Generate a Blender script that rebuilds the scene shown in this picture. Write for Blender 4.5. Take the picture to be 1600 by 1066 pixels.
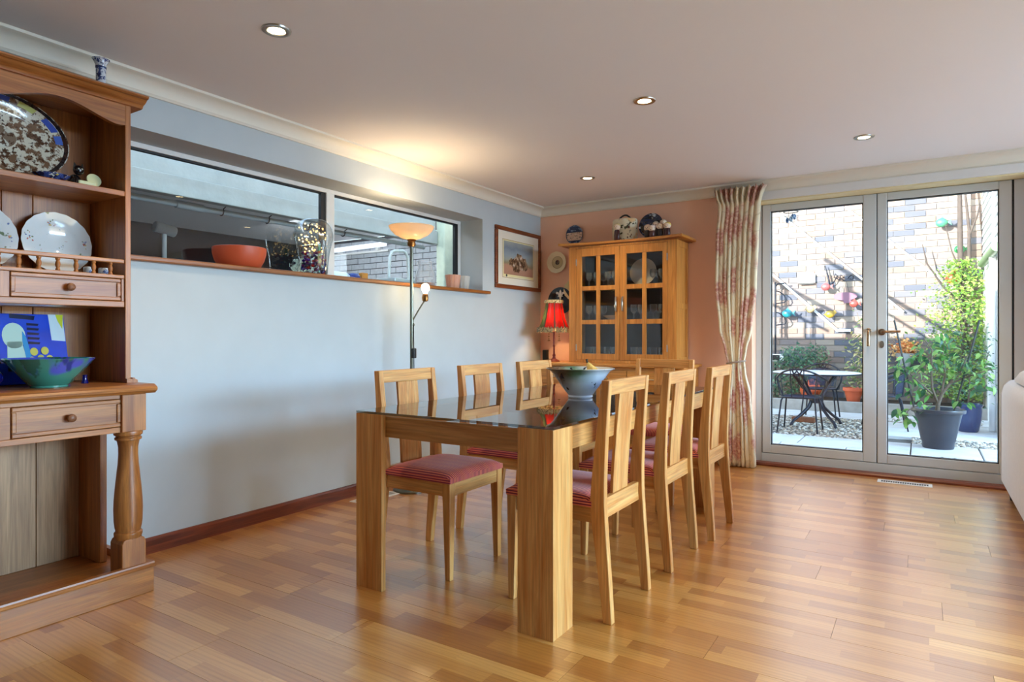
import bpy, bmesh, math, random
from mathutils import Vector, Matrix, Euler
for o in list(bpy.data.objects): bpy.data.objects.remove(o, do_unlink=True)
SC = bpy.context.scene
COL = SC.collection
R = math.radians
rnd = random.Random(7)

# ---------------------------------------------------------------- camera
cd = bpy.data.cameras.new('camera'); cam = bpy.data.objects.new('camera', cd); COL.objects.link(cam)
cam.location = (3.238, 0.0, 1.09); cam.rotation_euler = (R(90), 0, R(32.53))
cd.sensor_width = 36; cd.lens = 22.61; cd.shift_y = -0.0054; cd.clip_start = 0.05; cd.clip_end = 200
SC.camera = cam
# ---------------------------------------------------------------- world, sun, window daylight, exposure
W = bpy.data.worlds.new('sky'); SC.world = W; W.use_nodes = True
wn = W.node_tree; bg = wn.nodes['Background']
sky = wn.nodes.new('ShaderNodeTexSky'); sky.sky_type = 'NISHITA'; sky.sun_disc = False
sky.sun_elevation = R(24); sky.sun_rotation = R(206); sky.air_density = 1.3; sky.dust_density = 0.3
wn.links.new(sky.outputs[0], bg.inputs[0]); bg.inputs[1].default_value = 0.95

def light(name, kind, loc, power, color, **kw):
    l = bpy.data.lights.new(name, kind); l.energy = power; l.color = color
    for k, v in kw.items():
        if k not in ('rot',): setattr(l, k, v)
    o = bpy.data.objects.new(name, l); o.location = loc; COL.objects.link(o)
    if 'rot' in kw: o.rotation_euler = kw['rot']
    return o
SUN_DIR = Vector((0.5, 1.0, -0.28)).normalized()
sun = light('sun', 'SUN', (-8, -12, 9), 16.0, (1.0, 0.93, 0.85), angle=R(0.35))
sun.rotation_euler = SUN_DIR.to_track_quat('-Z', 'Y').to_euler()
# daylight coming in through the big windows of the right hand wall and behind the camera
light('daylight_right', 'AREA', (9.6, 4.3, 3.1), 2800, (0.38, 0.67, 1.0), shape='RECTANGLE', size=2.8, size_y=6.5, rot=(0, R(90), 0))
SC.view_settings.view_transform = 'Standard'; SC.view_settings.look = 'None'
SC.view_settings.exposure = 0.2; SC.view_settings.gamma = 1.0; SC.view_settings.use_curve_mapping = False

# ---------------------------------------------------------------- mesh helpers
class MB:
    def __init__(s): s.v = []; s.f = []
    def add(s, vs, fs, M=None):
        n = len(s.v)
        s.v += [tuple(M @ Vector(p)) if M else tuple(p) for p in vs]
        s.f += [tuple(i + n for i in f) for f in fs]
        return s
    def hexa(s, p, M=None):
        return s.add(p, [(0,3,2,1),(4,5,6,7),(0,1,5,4),(1,2,6,5),(2,3,7,6),(3,0,4,7)], M)
    def box(s, x0, x1, y0, y1, z0, z1, M=None):
        return s.hexa([(x0,y0,z0),(x1,y0,z0),(x1,y1,z0),(x0,y1,z0),(x0,y0,z1),(x1,y0,z1),(x1,y1,z1),(x0,y1,z1)], M)
    def rings(s, rs, closed=False, cap=True, M=None):
        n = len(rs[0]); vs = [p for r in rs for p in r]; fs = []
        m = len(rs)
        for i in range(m if closed else m - 1):
            a = i * n; b = ((i + 1) % m) * n
            for j in range(n):
                k = (j + 1) % n; fs.append((a + j, a + k, b + k, b + j))
        if cap and not closed:
            fs.append(tuple(range(n - 1, -1, -1))); fs.append(tuple((m - 1) * n + j for j in range(n)))
        return s.add(vs, fs, M)
    def lathe(s, prof, seg=28, c=(0,0,0), sx=1, sy=1, wob=None, M=None):
        rs = []
        for r, z in prof:
            ring = []
            for j in range(seg):
                t = 2 * math.pi * j / seg
                q = max(r, 1e-4) * (1 + (wob(t, r) if wob else 0))
                ring.append((c[0] + q * math.cos(t) * sx, c[1] + q * math.sin(t) * sy, c[2] + z))
            rs.append(ring)
        return s.rings(rs, cap=True, M=M)
    def tube(s, pts, r, seg=8, closed=False, M=None):
        pts = [Vector(p) for p in pts]; n = len(pts)
        rr = r if isinstance(r, (list, tuple)) else [r] * n
        rs = []; prev = None
        for i, p in enumerate(pts):
            if closed: t = pts[(i + 1) % n] - pts[i - 1]
            else: t = pts[min(i + 1, n - 1)] - pts[max(i - 1, 0)]
            t.normalize()
            if prev is None:
                a = Vector((0,0,1)) if abs(t.z) < .9 else Vector((1,0,0))
                u = t.cross(a).normalized()
            else:
                u = (prev - t * prev.dot(t)).normalized()
            prev = u; w = t.cross(u)
            rs.append([tuple(p + (u * math.cos(2*math.pi*j/seg) + w * math.sin(2*math.pi*j/seg)) * rr[i]) for j in range(seg)])
        return s.rings(rs, closed=closed, M=M)
    def sphere(s, c, r, seg=14, rings=8, sc=(1,1,1), M=None):
        prof = [(r * math.sin(math.pi * i / rings), -r * math.cos(math.pi * i / rings)) for i in range(rings + 1)]
        rs = [[(c[0] + max(q,1e-4)*math.cos(2*math.pi*j/seg)*sc[0], c[1] + max(q,1e-4)*math.sin(2*math.pi*j/seg)*sc[1], c[2] + z*sc[2]) for j in range(seg)] for q, z in prof]
        return s.rings(rs, M=M)
    def prism(s, poly, axis, a, b, M=None):
        def p3(p, t): return {'x': (t, p[0], p[1]), 'y': (p[0], t, p[1]), 'z': (p[0], p[1], t)}[axis]
        return s.rings([[p3(p, a) for p in poly], [p3(p, b) for p in poly]], M=M)
    def strip(s, prof, y0, y1, M=None):          # prof: (x centre, x width, z) going up
        return s.rings([[(x - w/2, y0, z), (x + w/2, y0, z), (x + w/2, y1, z), (x - w/2, y1, z)] for x, w, z in prof], M=M)
    def mesh(s, name, mats, smooth=0):
        me = bpy.data.meshes.new(name); me.from_pydata(s.v, [], s.f)
        bm = bmesh.new(); bm.from_mesh(me); bmesh.ops.recalc_face_normals(bm, faces=bm.faces); bm.to_mesh(me); bm.free()
        for m in (mats if isinstance(mats, (list, tuple)) else [mats]): me.materials.append(m)
        if smooth:
            me.polygons.foreach_set('use_smooth', [True] * len(me.polygons)); me.set_sharp_from_angle(angle=R(smooth))
        me.update(); return me

def link(name, me, parent=None, loc=(0,0,0), rot=(0,0,0)):
    o = bpy.data.objects.new(name, me); COL.objects.link(o); o.location = loc; o.rotation_euler = rot
    if parent: o.parent = parent
    return o
def obj(name, mb, m, parent=None, loc=(0,0,0), rot=(0,0,0), smooth=0, bevel=0, seg=2, label=None, world=False):
    """link the collected shapes as ONE mesh; world=True means the coordinates are world ones and parent is an unrotated thing"""
    if world and parent:
        d = parent.location if not parent.parent else parent.location + parent.parent.location
        mb.v = [(x - d.x, y - d.y, z - d.z) for x, y, z in mb.v]
    o = link(name, mb.mesh(name, m, smooth), parent, loc, rot)
    if bevel:
        b = o.modifiers.new('bevel', 'BEVEL'); b.width = bevel; b.segments = seg; b.limit_method = 'ANGLE'; b.angle_limit = R(40)
    if label: o['label'] = label
    return o
def tag(o, label=None, cat=None, group=None, kind=None):
    if label: o['label'] = label
    if cat: o['category'] = cat
    if group: o['group'] = group
    if kind: o['kind'] = kind
    return o
def thing(name, label, cat, loc=(0,0,0), rz=0, group=None, kind=None):
    o = bpy.data.objects.new(name, None); o.empty_display_size = .05; COL.objects.link(o)
    o.location = loc; o.rotation_euler = (0, 0, rz)
    return tag(o, label, cat, group, kind)
def solo(name, mb, m, label, cat, loc=(0,0,0), rot=(0,0,0), group=None, kind=None, **kw):
    return tag(obj(name, mb, m, None, loc, rot, **kw), label, cat, group, kind)
def dup(root, loc, rz=None, label=None, group=None):
    c = root.copy(); COL.objects.link(c); c.location = loc
    if rz is not None: c.rotation_euler = (0, 0, rz)
    if label: c['label'] = label
    if group: c['group'] = group
    def kids(a, b):
        for ch in a.children:
            d = ch.copy(); COL.objects.link(d); d.parent = b; kids(ch, d)
    kids(root, c); return c
def stuff(o): o['kind'] = 'stuff'; return o

# ---------------------------------------------------------------- materials
def lin(c):
    return tuple(((x/255)/12.92 if x/255 <= .04045 else ((x/255+.055)/1.055)**2.4) for x in c) + (1.0,)
class N:
    def __init__(s, name):
        s.m = bpy.data.materials.new(name); s.m.use_nodes = True; s.t = s.m.node_tree; s.b = s.t.nodes['Principled BSDF']; s.out = s.t.nodes['Material Output']
    def n(s, typ, **kw):
        a = s.t.nodes.new('ShaderNode' + typ)
        for k, v in kw.items(): setattr(a, k, v)
        return a
    def l(s, a, b): s.t.links.new(a, b)
    def coord(s, out='Object', scale=(1,1,1), rand=0.0, rot=(0,0,0)):
        tc = s.n('TexCoord'); src = tc.outputs[out]
        if rand:
            oi = s.n('ObjectInfo'); mu = s.n('MATH' if False else 'Math', operation='MULTIPLY'); s.l(oi.outputs['Random'], mu.inputs[0]); mu.inputs[1].default_value = rand
            ad = s.n('VectorMath', operation='ADD'); s.l(src, ad.inputs[0]); s.l(mu.outputs[0], ad.inputs[1]); src = ad.outputs[0]
        mp = s.n('Mapping'); mp.inputs['Scale'].default_value = scale; mp.inputs['Rotation'].default_value = rot
        s.l(src, mp.inputs['Vector']); return mp.outputs[0]
    def noise(s, vec, scale, detail=4, rough=.5, dist=0):
        a = s.n('TexNoise'); a.inputs['Scale'].default_value = scale; a.inputs['Detail'].default_value = detail
        a.inputs['Roughness'].default_value = rough; a.inputs['Distortion'].default_value = dist
        if vec is not None: s.l(vec, a.inputs['Vector'])
        return a.outputs[0]
    def ramp(s, fac, stops, const=False):
        a = s.n('ValToRGB'); cr = a.color_ramp
        if const: cr.interpolation = 'CONSTANT'
        while len(cr.elements) < len(stops): cr.elements.new(.5)
        for e, (p, c) in zip(cr.elements, stops): e.position = p; e.color = c if len(c) == 4 else lin(c)
        s.l(fac, a.inputs[0]); return a.outputs[0]
    def mix(s, fac, a, b, blend='MIX'):
        x = s.n('Mix', data_type='RGBA', blend_type=blend)
        for val, i in ((fac, 0), (a, 6), (b, 7)):
            if isinstance(val, (int, float)): x.inputs[i].default_value = val
            elif isinstance(val, tuple): x.inputs[i].default_value = val if len(val) == 4 else lin(val)
            else: s.l(val, x.inputs[i])
        return x.outputs[2]
    def math(s, op, a, b=0.0, clamp=False):
        x = s.n('Math', operation=op, use_clamp=clamp)
        for val, i in ((a, 0), (b, 1)):
            if isinstance(val, (int, float)): x.inputs[i].default_value = val
            else: s.l(val, x.inputs[i])
        return x.outputs[0]
    def bump(s, h, strength=.1, dist=.01):
        b = s.n('Bump'); b.inputs['Strength'].default_value = strength; b.inputs['Distance'].default_value = dist
        s.l(h, b.inputs['Height']); s.l(b.outputs[0], s.b.inputs['Normal'])
    def set(s, col=None, rough=.5, metal=0, coat=0, spec=None, trans=0, emit=None, es=0):
        if col is not None:
            if isinstance(col, tuple): s.b.inputs['Base Color'].default_value = col if len(col) == 4 else lin(col)
            else: s.l(col, s.b.inputs['Base Color'])
        s.b.inputs['Roughness'].default_value = rough; s.b.inputs['Metallic'].default_value = metal
        s.b.inputs['Coat Weight'].default_value = coat
        if spec is not None: s.b.inputs['Specular IOR Level'].default_value = spec
        s.b.inputs['Transmission Weight'].default_value = trans
        if emit: s.b.inputs['Emission Color'].default_value = lin(emit); s.b.inputs['Emission Strength'].default_value = es
        return s.m
def plain(name, c, rough=.5, metal=0, coat=0, var=0.0, vs=6.0, bump=None, spec=None, emit=None, es=0):
    k = N(name); col = lin(c)
    if var:
        v = k.coord(rand=5.0); f = k.noise(v, vs, 5)
        d = tuple(x * (1 - var) for x in col[:3]) + (1,); h = tuple(min(1, x * (1 + var)) for x in col[:3]) + (1,)
        col = k.ramp(f, [(.3, d), (.7, h)])
    if bump: k.bump(k.noise(k.coord(), bump[0], 4), bump[1], bump[2] if len(bump) > 2 else .005)
    return k.set(col, rough, metal, coat, spec, emit=emit, es=es)
def wood(name, dark, light_, axis='z', rough=.42, coat=.0, s=1.0, contrast=.18):
    k = N(name); i = 'xyz'.index(axis)
    a = [9.0, 9.0, 9.0]; a[i] = .7; b = [150.0, 150.0, 150.0]; b[i] = 4.0
    v = k.coord(scale=tuple(q * s for q in a), rand=9.0)
    g = k.noise(v, 2.2, 7, .6, 1.2)
    col = k.ramp(g, [(.5 - contrast, dark), (.5 + contrast, light_)])
    p = k.noise(k.coord(scale=tuple(q * s for q in b), rand=4.0), 1.0, 3, .6)
    pf = k.ramp(p, [(.35, (.72,.72,.72,1)), (.62, (1,1,1,1))])
    col = k.mix(1.0, col, pf, 'MULTIPLY'); k.bump(p, .08, .002)
    return k.set(col, rough, coat=coat)
def pane_glass(name, tint=(.96,.98,.98,1), ior=1.45, rough=0.0):
    """thin sheet: both faces mirror, so R = 2F/(1+F), counted once on the outer face"""
    k = N(name); fr = k.n('Fresnel'); fr.inputs[0].default_value = ior
    t = k.n('BsdfTransparent'); t.inputs[0].default_value = tint
    g = k.n('BsdfGlossy'); g.inputs['Roughness'].default_value = rough
    m = k.n('MixShader'); ge = k.n('NewGeometry')          # no mirror on the inner faces (the see-through part does not bend light)
    fac = k.math('DIVIDE', k.math('MULTIPLY', fr.outputs[0], 2.0), k.math('ADD', fr.outputs[0], 1.0))
    k.l(k.math('MULTIPLY', fac, k.math('SUBTRACT', 1.0, ge.outputs['Backfacing'])), m.inputs[0]); k.l(t.outputs[0], m.inputs[1]); k.l(g.outputs[0], m.inputs[2])
    k.l(m.outputs[0], k.out.inputs[0]); return k.m
def spotted(name, base, spots, rough=.15, rand=3.0, radial=None, coat=.3, vscale=(1,1,1)):
    """glazed ware: base colour, noise shaped marks (colour, scale, threshold, detail) and radial bands (r0, r1, colour) about the local z axis"""
    k = N(name); v = k.coord(rand=rand, scale=vscale); col = lin(base)
    for j, (c, sc, th, dt) in enumerate(spots):
        vv = k.n('VectorMath', operation='ADD'); k.l(v, vv.inputs[0]); vv.inputs[1].default_value = (j * 3.7, j * 1.3, j * 2.1)
        f = k.noise(vv.outputs[0], sc, dt, .6)
        col = k.mix(k.ramp(f, [(th, (0,0,0,1)), (min(th + .05, 1), (1,1,1,1))]), col, lin(c))
    if radial:
        tc = k.n('TexCoord'); sp = k.n('SeparateXYZ'); k.l(tc.outputs['Object'], sp.inputs[0])
        rr = k.math('SQRT', k.math('ADD', k.math('MULTIPLY', sp.outputs[0], sp.outputs[0]), k.math('MULTIPLY', sp.outputs[1], sp.outputs[1])))
        for r0, r1, c in radial:
            m = k.math('MULTIPLY', k.math('GREATER_THAN', rr, r0), k.math('LESS_THAN', rr, r1)); col = k.mix(m, col, lin(c))
    return k.set(col, rough, coat=coat)

OAK_D, OAK_L = (194,120,48), (226,172,100)
oak = {a: wood('oak_' + a, OAK_D, OAK_L, a, .42) for a in 'xyz'}
drs = {a: wood('dresser_oak_' + a, (140,78,32), (190,122,60), a, .36) for a in 'xyz'}
drs_pale = wood('dresser_back_oak', (158,118,84), (196,154,112), 'z', .5)
cab = {a: wood('cabinet_oak_' + a, (190,120,48), (222,156,76), a, .36) for a in 'xyz'}
mahog = {a: wood('mahogany_' + a, (92,38,18), (140,66,34), a, .35) for a in 'xy'}
sill_wood = wood('sill_wood', (128,72,26), (168,104,46), 'y', .35)
def floor_material():
    k = N('laminate_oak_strips')
    v = k.coord(rand=23.0)
    br = k.n('TexBrick'); k.l(v, br.inputs['Vector'])
    br.offset = .37; br.squash = 1; br.inputs['Scale'].default_value = 1
    br.inputs['Color1'].default_value = (0,0,0,1); br.inputs['Color2'].default_value = (1,1,1,1); br.inputs['Mortar'].default_value = (.5,.5,.5,1)
    br.inputs['Mortar Size'].default_value = .0; br.inputs['Brick Width'].default_value = .43; br.inputs['Row Height'].default_value = .0653; br.inputs['Bias'].default_value = 0
    # pattern rows are locked to the board: three printed strips per board
    tc = k.n('TexCoord'); sp = k.n('SeparateXYZ'); k.l(tc.outputs['Object'], sp.inputs[0])
    oi = k.n('ObjectInfo'); cb = k.n('CombineXYZ')
    k.l(k.math('ADD', sp.outputs[0], k.math('MULTIPLY', oi.outputs['Random'], 31.0)), cb.inputs[0])
    row = k.math('ADD', sp.outputs[1], k.math('MULTIPLY', k.math('FLOOR', k.math('MULTIPLY', oi.outputs['Random'], 40.0)), .0653 * 3))
    k.l(row, cb.inputs[1]); k.l(cb.outputs[0], br.inputs['Vector'])
    tone = k.ramp(br.outputs[0], [(0, (166,102,38)), (.5, (190,127,52)), (1, (212,154,78))])
    # cathedral grain
    ad = k.n('VectorMath', operation='ADD'); k.l(cb.outputs[0], ad.inputs[0])
    sc = k.n('VectorMath', operation='SCALE'); k.l(br.outputs[0], sc.inputs[0]); sc.inputs[3].default_value = 9.0; k.l(sc.outputs[0], ad.inputs[1])
    mp = k.n('Mapping'); mp.inputs['Scale'].default_value = (1.6, 15, 1); k.l(ad.outputs[0], mp.inputs[0])
    w = k.n('TexWave'); w.wave_type = 'BANDS'; w.bands_direction = 'Y'; w.inputs['Scale'].default_value = 1.1; w.inputs['Distortion'].default_value = 7; w.inputs['Detail'].default_value = 3; w.inputs['Detail Scale'].default_value = .8
    k.l(mp.outputs[0], w.inputs[0])
    g = k.ramp(w.outputs[0], [(0, (.80,.74,.66,1)), (.5, (1,1,1,1))])
    col = k.mix(.55, tone, g, 'MULTIPLY')
    mp2 = k.n('Mapping'); mp2.inputs['Scale'].default_value = (5, 130, 1); k.l(ad.outputs[0], mp2.inputs[0])
    f = k.noise(mp2.outputs[0], 1.0, 4, .6); col = k.mix(.35, col, k.ramp(f, [(.3, (.62,.55,.48,1)), (.6, (1,1,1,1))]), 'MULTIPLY')
    k.bump(f, .03, .001)
    k.b.inputs['Coat Roughness'].default_value = .26; k.b.inputs['Coat IOR'].default_value = 2.0; return k.set(col, .34, coat=1.0)
M_FLOOR = floor_material()
M_WALL = plain('pale_wall_paint', (186,196,199), .75, var=.02, bump=(220, .06, .001))
M_PEACH = plain('peach_textured_paint', (238,190,160), .72, var=.03, vs=3, bump=(60, .35, .003))
M_CEIL = plain('ceiling_paint', (238,236,234), .85)
M_CORN = plain('cornice_paint', (232,228,212), .6)
M_WHITE = plain('white_gloss_paint', (226,226,222), .35)
M_UPVC = plain('white_upvc', (200,206,206), .3)
M_BLACK = plain('black_rubber', (14,14,16), .5)
M_BLKMETAL = plain('black_iron', (34,38,48), .45, metal=.6)
M_HANDLE = plain('worn_bronze_handle', (150,126,102), .32, metal=1)
M_CHROME = plain('brushed_nickel', (190,184,172), .28, metal=1)
M_BRONZE = plain('antique_brass', (150,104,58), .35, metal=1)
M_GLASS = pane_glass('window_glass')
M_DARKGLASS = pane_glass('smoked_table_glass', (.55,.56,.54,1), 1.52)
M_CABGLASS = pane_glass('cabinet_glass', (.9,.93,.94,1), 1.5)
M_WARE = pane_glass('clear_glassware', (.90,.94,.96,1), 1.6, .03)
def crystal():
    k = N('cut_crystal'); k.set((200,210,216), .15); t = k.n('BsdfTransparent'); lw = k.n('LayerWeight'); lw.inputs[0].default_value = .35
    m = k.n('MixShader'); k.l(k.math('ADD', k.math('MULTIPLY', lw.outputs['Facing'], .65), .10), m.inputs[0]); k.l(t.outputs[0], m.inputs[1]); k.l(k.b.outputs[0], m.inputs[2]); k.l(m.outputs[0], k.out.inputs[0]); return k.m
M_CRYSTAL = crystal()
M_CREAM = plain('cream_glaze', (236,226,200), .2, coat=.4)
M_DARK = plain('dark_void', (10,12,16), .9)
M_SOIL = plain('soil', (60,46,36), .95, var=.3, vs=30)
M_TERRA = plain('terracotta', (184,82,46), .6, var=.08, vs=5)
# ================================================================ ROOM SHELL
XW, YB, ZC = -.02, 5.645, 2.37          # left wall face, back wall face, ceiling
XR, YR = 6.6, -3.0
def struct(name, mb, m, label=None, **kw):
    o = obj(name, mb, m, **kw); o['kind'] = 'structure'
    if label: o['label'] = label
    return o
floor = struct('floor', MB().box(-.02, 6.6, -3, 5.80, -.10, -.012), plain('floor_base', (120,80,44), .8), 'oak strip laminate floor')
bw, bl = .196, 1.285
row = 0; y = -1.55
bmesh_cache = {}
def board(x0, x1, y0, y1):
    key = (round(x1 - x0, 3), round(y1 - y0, 3))
    if key not in bmesh_cache:
        bmesh_cache[key] = MB().box(0, x1 - x0 - .0012, 0, y1 - y0 - .0012, 0, .012).mesh('floor_board', M_FLOOR)
    o = link('floor_board', bmesh_cache[key], floor, (x0 + .0006, y0 + .0006, -.012))
while y < 5.70:
    x = -.02 - (row * .47) % bl; y1 = min(y + bw, 5.71)
    while x < XR:
        a, b = max(x, -.02), min(x + bl, XR)
        if b - a > .02: board(a, b, y, y1)
        x += bl
    y += bw; row += 1
# left wall with the long high window recess (opening y .75 .. 4.627, z 1.465 .. 2.113)
WY0, WY1, WZ0, WZ1 = .75, 4.627, 1.462, 2.113
wl = MB()
for b in ((-.30, XW, YR, 5.95, -.1, WZ0), (-.30, XW, YR, 5.95, WZ1, ZC), (-.30, XW, YR, WY0, WZ0, WZ1), (-.30, XW, WY1, 5.95, WZ0, WZ1)): wl.box(*b)
struct('wall_left', wl, M_WALL, 'pale painted wall with a long high window recess')
DX0, DX1, DZ1 = 2.03, 3.90, 2.222
wb = MB()
for b in ((XW, DX0, YB, 5.95, -.1, ZC), (DX1, XR, YB, 5.95, -.1, ZC), (DX0, DX1, YB, 5.95, DZ1, ZC)): wb.box(*b)
struct('wall_back', wb, M_PEACH, 'peach textured wall with the glazed double door')
wr = MB()
for b in ((XR, 6.85, YR, 5.95, -.1, .12), (XR, 6.85, YR, 5.95, 2.2, ZC), (XR, 6.85, YR, 1.5, .12, 2.2), (XR, 6.85, 5.4, 5.95, .12, 2.2)): wr.box(*b)
struct('wall_right', wr, M_WALL)
struct('wall_rear', MB().box(-.02, XR, -3.2, -3.0, -.1, ZC), M_WALL)
w2 = MB()
for yy in (1.5, 2.78, 4.06, 5.33): w2.box(6.66, 6.74, yy, yy + .07, .12, 2.2)
w2.box(6.66, 6.74, 1.5, 5.4, .12, .19); w2.box(6.66, 6.74, 1.5, 5.4, 2.13, 2.2)
win2 = struct('window_2', w2, M_UPVC, 'window wall along the right hand side of the room')
ceil = struct('ceiling', MB().box(-.32, 6.85, -3.2, 6.10, ZC, 2.60), M_CEIL, 'plain painted ceiling with small downlights')
struct('passage_roof', MB().box(-4.3, -1.001, -3.2, 6.10, ZC, 2.60).box(-1.001, -.321, 5.4, 6.10, ZC, 2.60), M_CEIL, 'unseen roof over the covered passage, slot added to let in sky light')  # unseen slot added so that sky light reaches the white beams
# cornices: a shallow cove profile
def cove(n=6):
    pts = [(0, 2.284), (.012, 2.284), (.016, 2.292)]
    for i in range(n + 1):
        t = i / n * math.pi / 2
        pts.append((.020 + .062 * (1 - math.cos(t)), 2.296 + .058 * math.sin(t)))
    pts += [(.088, 2.357), (.088, 2.3698), (0, 2.3698)]
    return pts
struct('trim_1', MB().prism([(XW + a, z) for a, z in cove()], 'y', -2.99, YB), M_CORN, 'cream cornice along the left wall', smooth=30)
struct('trim_2', MB().prism([(YB - a, z) for a, z in cove()], 'x', XW, 6.59), M_CORN, 'cream cornice above the glazed door wall', smooth=30)
struct('trim_3', MB().box(1.98, 6.0, YB - .022, YB + .001, 2.217, 2.283), M_WHITE, 'white painted head trim over the glazed doors', bevel=.004)
struct('trim_4', MB().box(DX0, DX1, 5.69, 5.80, -.012, .012).prism([(5.665, .0), (5.665, .014), (5.675, .026), (5.735, .030), (5.735, .0)], 'x', DX0, DX1), mahog['x'], 'red brown timber threshold strip under the glazed doors')
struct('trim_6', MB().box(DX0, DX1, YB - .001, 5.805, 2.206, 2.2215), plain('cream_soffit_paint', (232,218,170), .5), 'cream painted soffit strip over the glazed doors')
skp = [(0, 0), (.012, 0), (.012, .066), (.007, .078), (0, .08)]
struct('baseboard_left', MB().prism([(XW + a, z) for a, z in skp], 'y', -2.9, YB), mahog['y'], 'red brown timber skirting board along the left wall')
struct('baseboard_back', MB().prism([(YB - a, z) for a, z in skp], 'x', XW + .012, DX0 + .012).box(DX0, DX0 + .012, YB - .012, 5.75, 0, .08), mahog['x'], 'red brown skirting board under the curtain')
# ---------------------------------------------------------------- window_1 in the recess
win = tag(thing('window_1', 'long high internal window of two panes in white frames with black gaskets', None, (-.28, 2.7, 1.48)), kind='structure')
f = MB(); f.box(-.30, -.26, WY0, WY1, 2.085, WZ1).box(-.30, -.26, WY0, WY1, WZ0, 1.487).box(-.30, -.26, 4.590, WY1, 1.487, 2.085).box(-.30, -.26, WY0, .80, 1.487, 2.085).box(-.30, -.255, 3.078, 3.150, 1.487, 2.085)
obj('window_frame', f, M_WHITE, win, bevel=.003, world=True)
g = MB()
for a, b in ((.80, 3.078), (3.150, 4.590)):
    g.box(-.292, -.268, a, b, 2.073, 2.0855); g.box(-.292, -.268, a, b, 1.486, 1.494); g.box(-.292, -.266, b - .040, b, 1.487, 2.085); g.box(-.292, -.268, a, a + .004, 1.487, 2.085)
obj('gasket', g, M_BLACK, win, world=True)
for a, b in ((.804, 3.04), (3.154, 4.552)):
    obj('pane', MB().box(-.284, -.278, a, b, 1.492, 2.075), M_GLASS, win, world=True)
struct('trim_5', MB().box(-.262, .022, .70, 4.700, 1.456, 1.482), sill_wood, 'varnished timber sill under the long high window', bevel=.006)
# ---------------------------------------------------------------- door_1: glazed double door
door = tag(thing('door_1', 'white glazed double door opening to the courtyard', None, (2.96, 5.84, .03)), kind='structure')
FY0, FY1 = 5.80, 5.87
fr = MB(); fr.box(DX0, 2.066 + .012, FY0, FY1, .0125, 2.2055).box(3.792, DX1, FY0, FY1, .0125, 2.2055).box(DX0, DX1, FY0 + .006, FY1, 2.205, 2.222).box(2.078, 3.792, FY0 - .004, FY1, .0125, .086)
obj('door_frame', fr, M_UPVC, door, bevel=.004, world=True)
obj('weather_seal', MB().box(2.078, 2.085, 5.806, 5.86, .09, 2.205).box(3.779, 3.793, 5.806, 5.86, .09, 2.205).box(2.935, 2.9405, 5.806, 5.86, .09, 2.205), M_BLACK, door, world=True)
for side, (x0, x1, g0, g1) in enumerate(((2.085, 2.935, 2.152, 2.842), (2.9405, 3.779, 3.007, 3.705))):
    lf = MB(); lf.box(x0, g0, FY0 - .006, 5.86, .09, 2.204).box(g1, x1, FY0 - .006, 5.86, .09, 2.204).box(g0, g1, FY0 - .006, 5.86, 2.145, 2.204).box(g0, g1, FY0 - .006, 5.86, .09, .162)
    leaf = obj('door_leaf', lf, M_UPVC, door, bevel=.005, world=True)
    obj('glazing_bead', MB().box(g0, g0 + .006, 5.80, 5.845, .162, 2.145).box(g1 - .006, g1, 5.80, 5.845, .162, 2.145).box(g0, g1, 5.80, 5.845, .162, .168).box(g0, g1, 5.80, 5.845, 2.139, 2.145), M_BLACK, leaf, world=True)
    obj('glass', MB().box(g0 + .003, g1 - .003, 5.826, 5.832, .165, 2.142), M_GLASS, leaf, world=True)
    if side == 0:
        h = MB().tube([(2.882, 5.794, 1.128), (2.882, 5.752, 1.128), (2.882, 5.745, 1.118), (2.882, 5.745, 1.006)], [.012, .012, .013, .012], 10)
        h.lathe([(.019, 0), (.019, .010), (.015, .012)], 16, M=Matrix.Translation((2.882, 5.795, 1.128)) @ Matrix.Rotation(R(90), 4, 'X'))
        obj('handle', h, M_HANDLE, leaf, smooth=40, world=True)
    else:
        h = MB().lathe([(.026, 0), (.026, .008), (.022, .012), (.0, .012)], 20, M=Matrix.Translation((2.972, 5.795, 1.117)) @ Matrix.Rotation(R(90), 4, 'X'))
        h.tube([(2.972, 5.794, 1.117), (2.972, 5.752, 1.117), (2.978, 5.744, 1.118), (3.0, 5.742, 1.119), (3.098, 5.742, 1.121)], [.011, .011, .011, .010, .009], 10)
        obj('handle', h, M_HANDLE, leaf, smooth=40, world=True)
        k = MB().prism([(.017 * math.cos(t * math.pi / 8), .028 * math.sin(t * math.pi / 8)) for t in range(16)], 'z', 0, .007, M=Matrix.Translation((2.972, 5.795, 1.020)) @ Matrix.Rotation(R(90), 4, 'X'))
        esc = obj('keyhole_plate', k, M_CHROME, leaf, world=True)
for xx in (2.10, 3.765): pass
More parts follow.
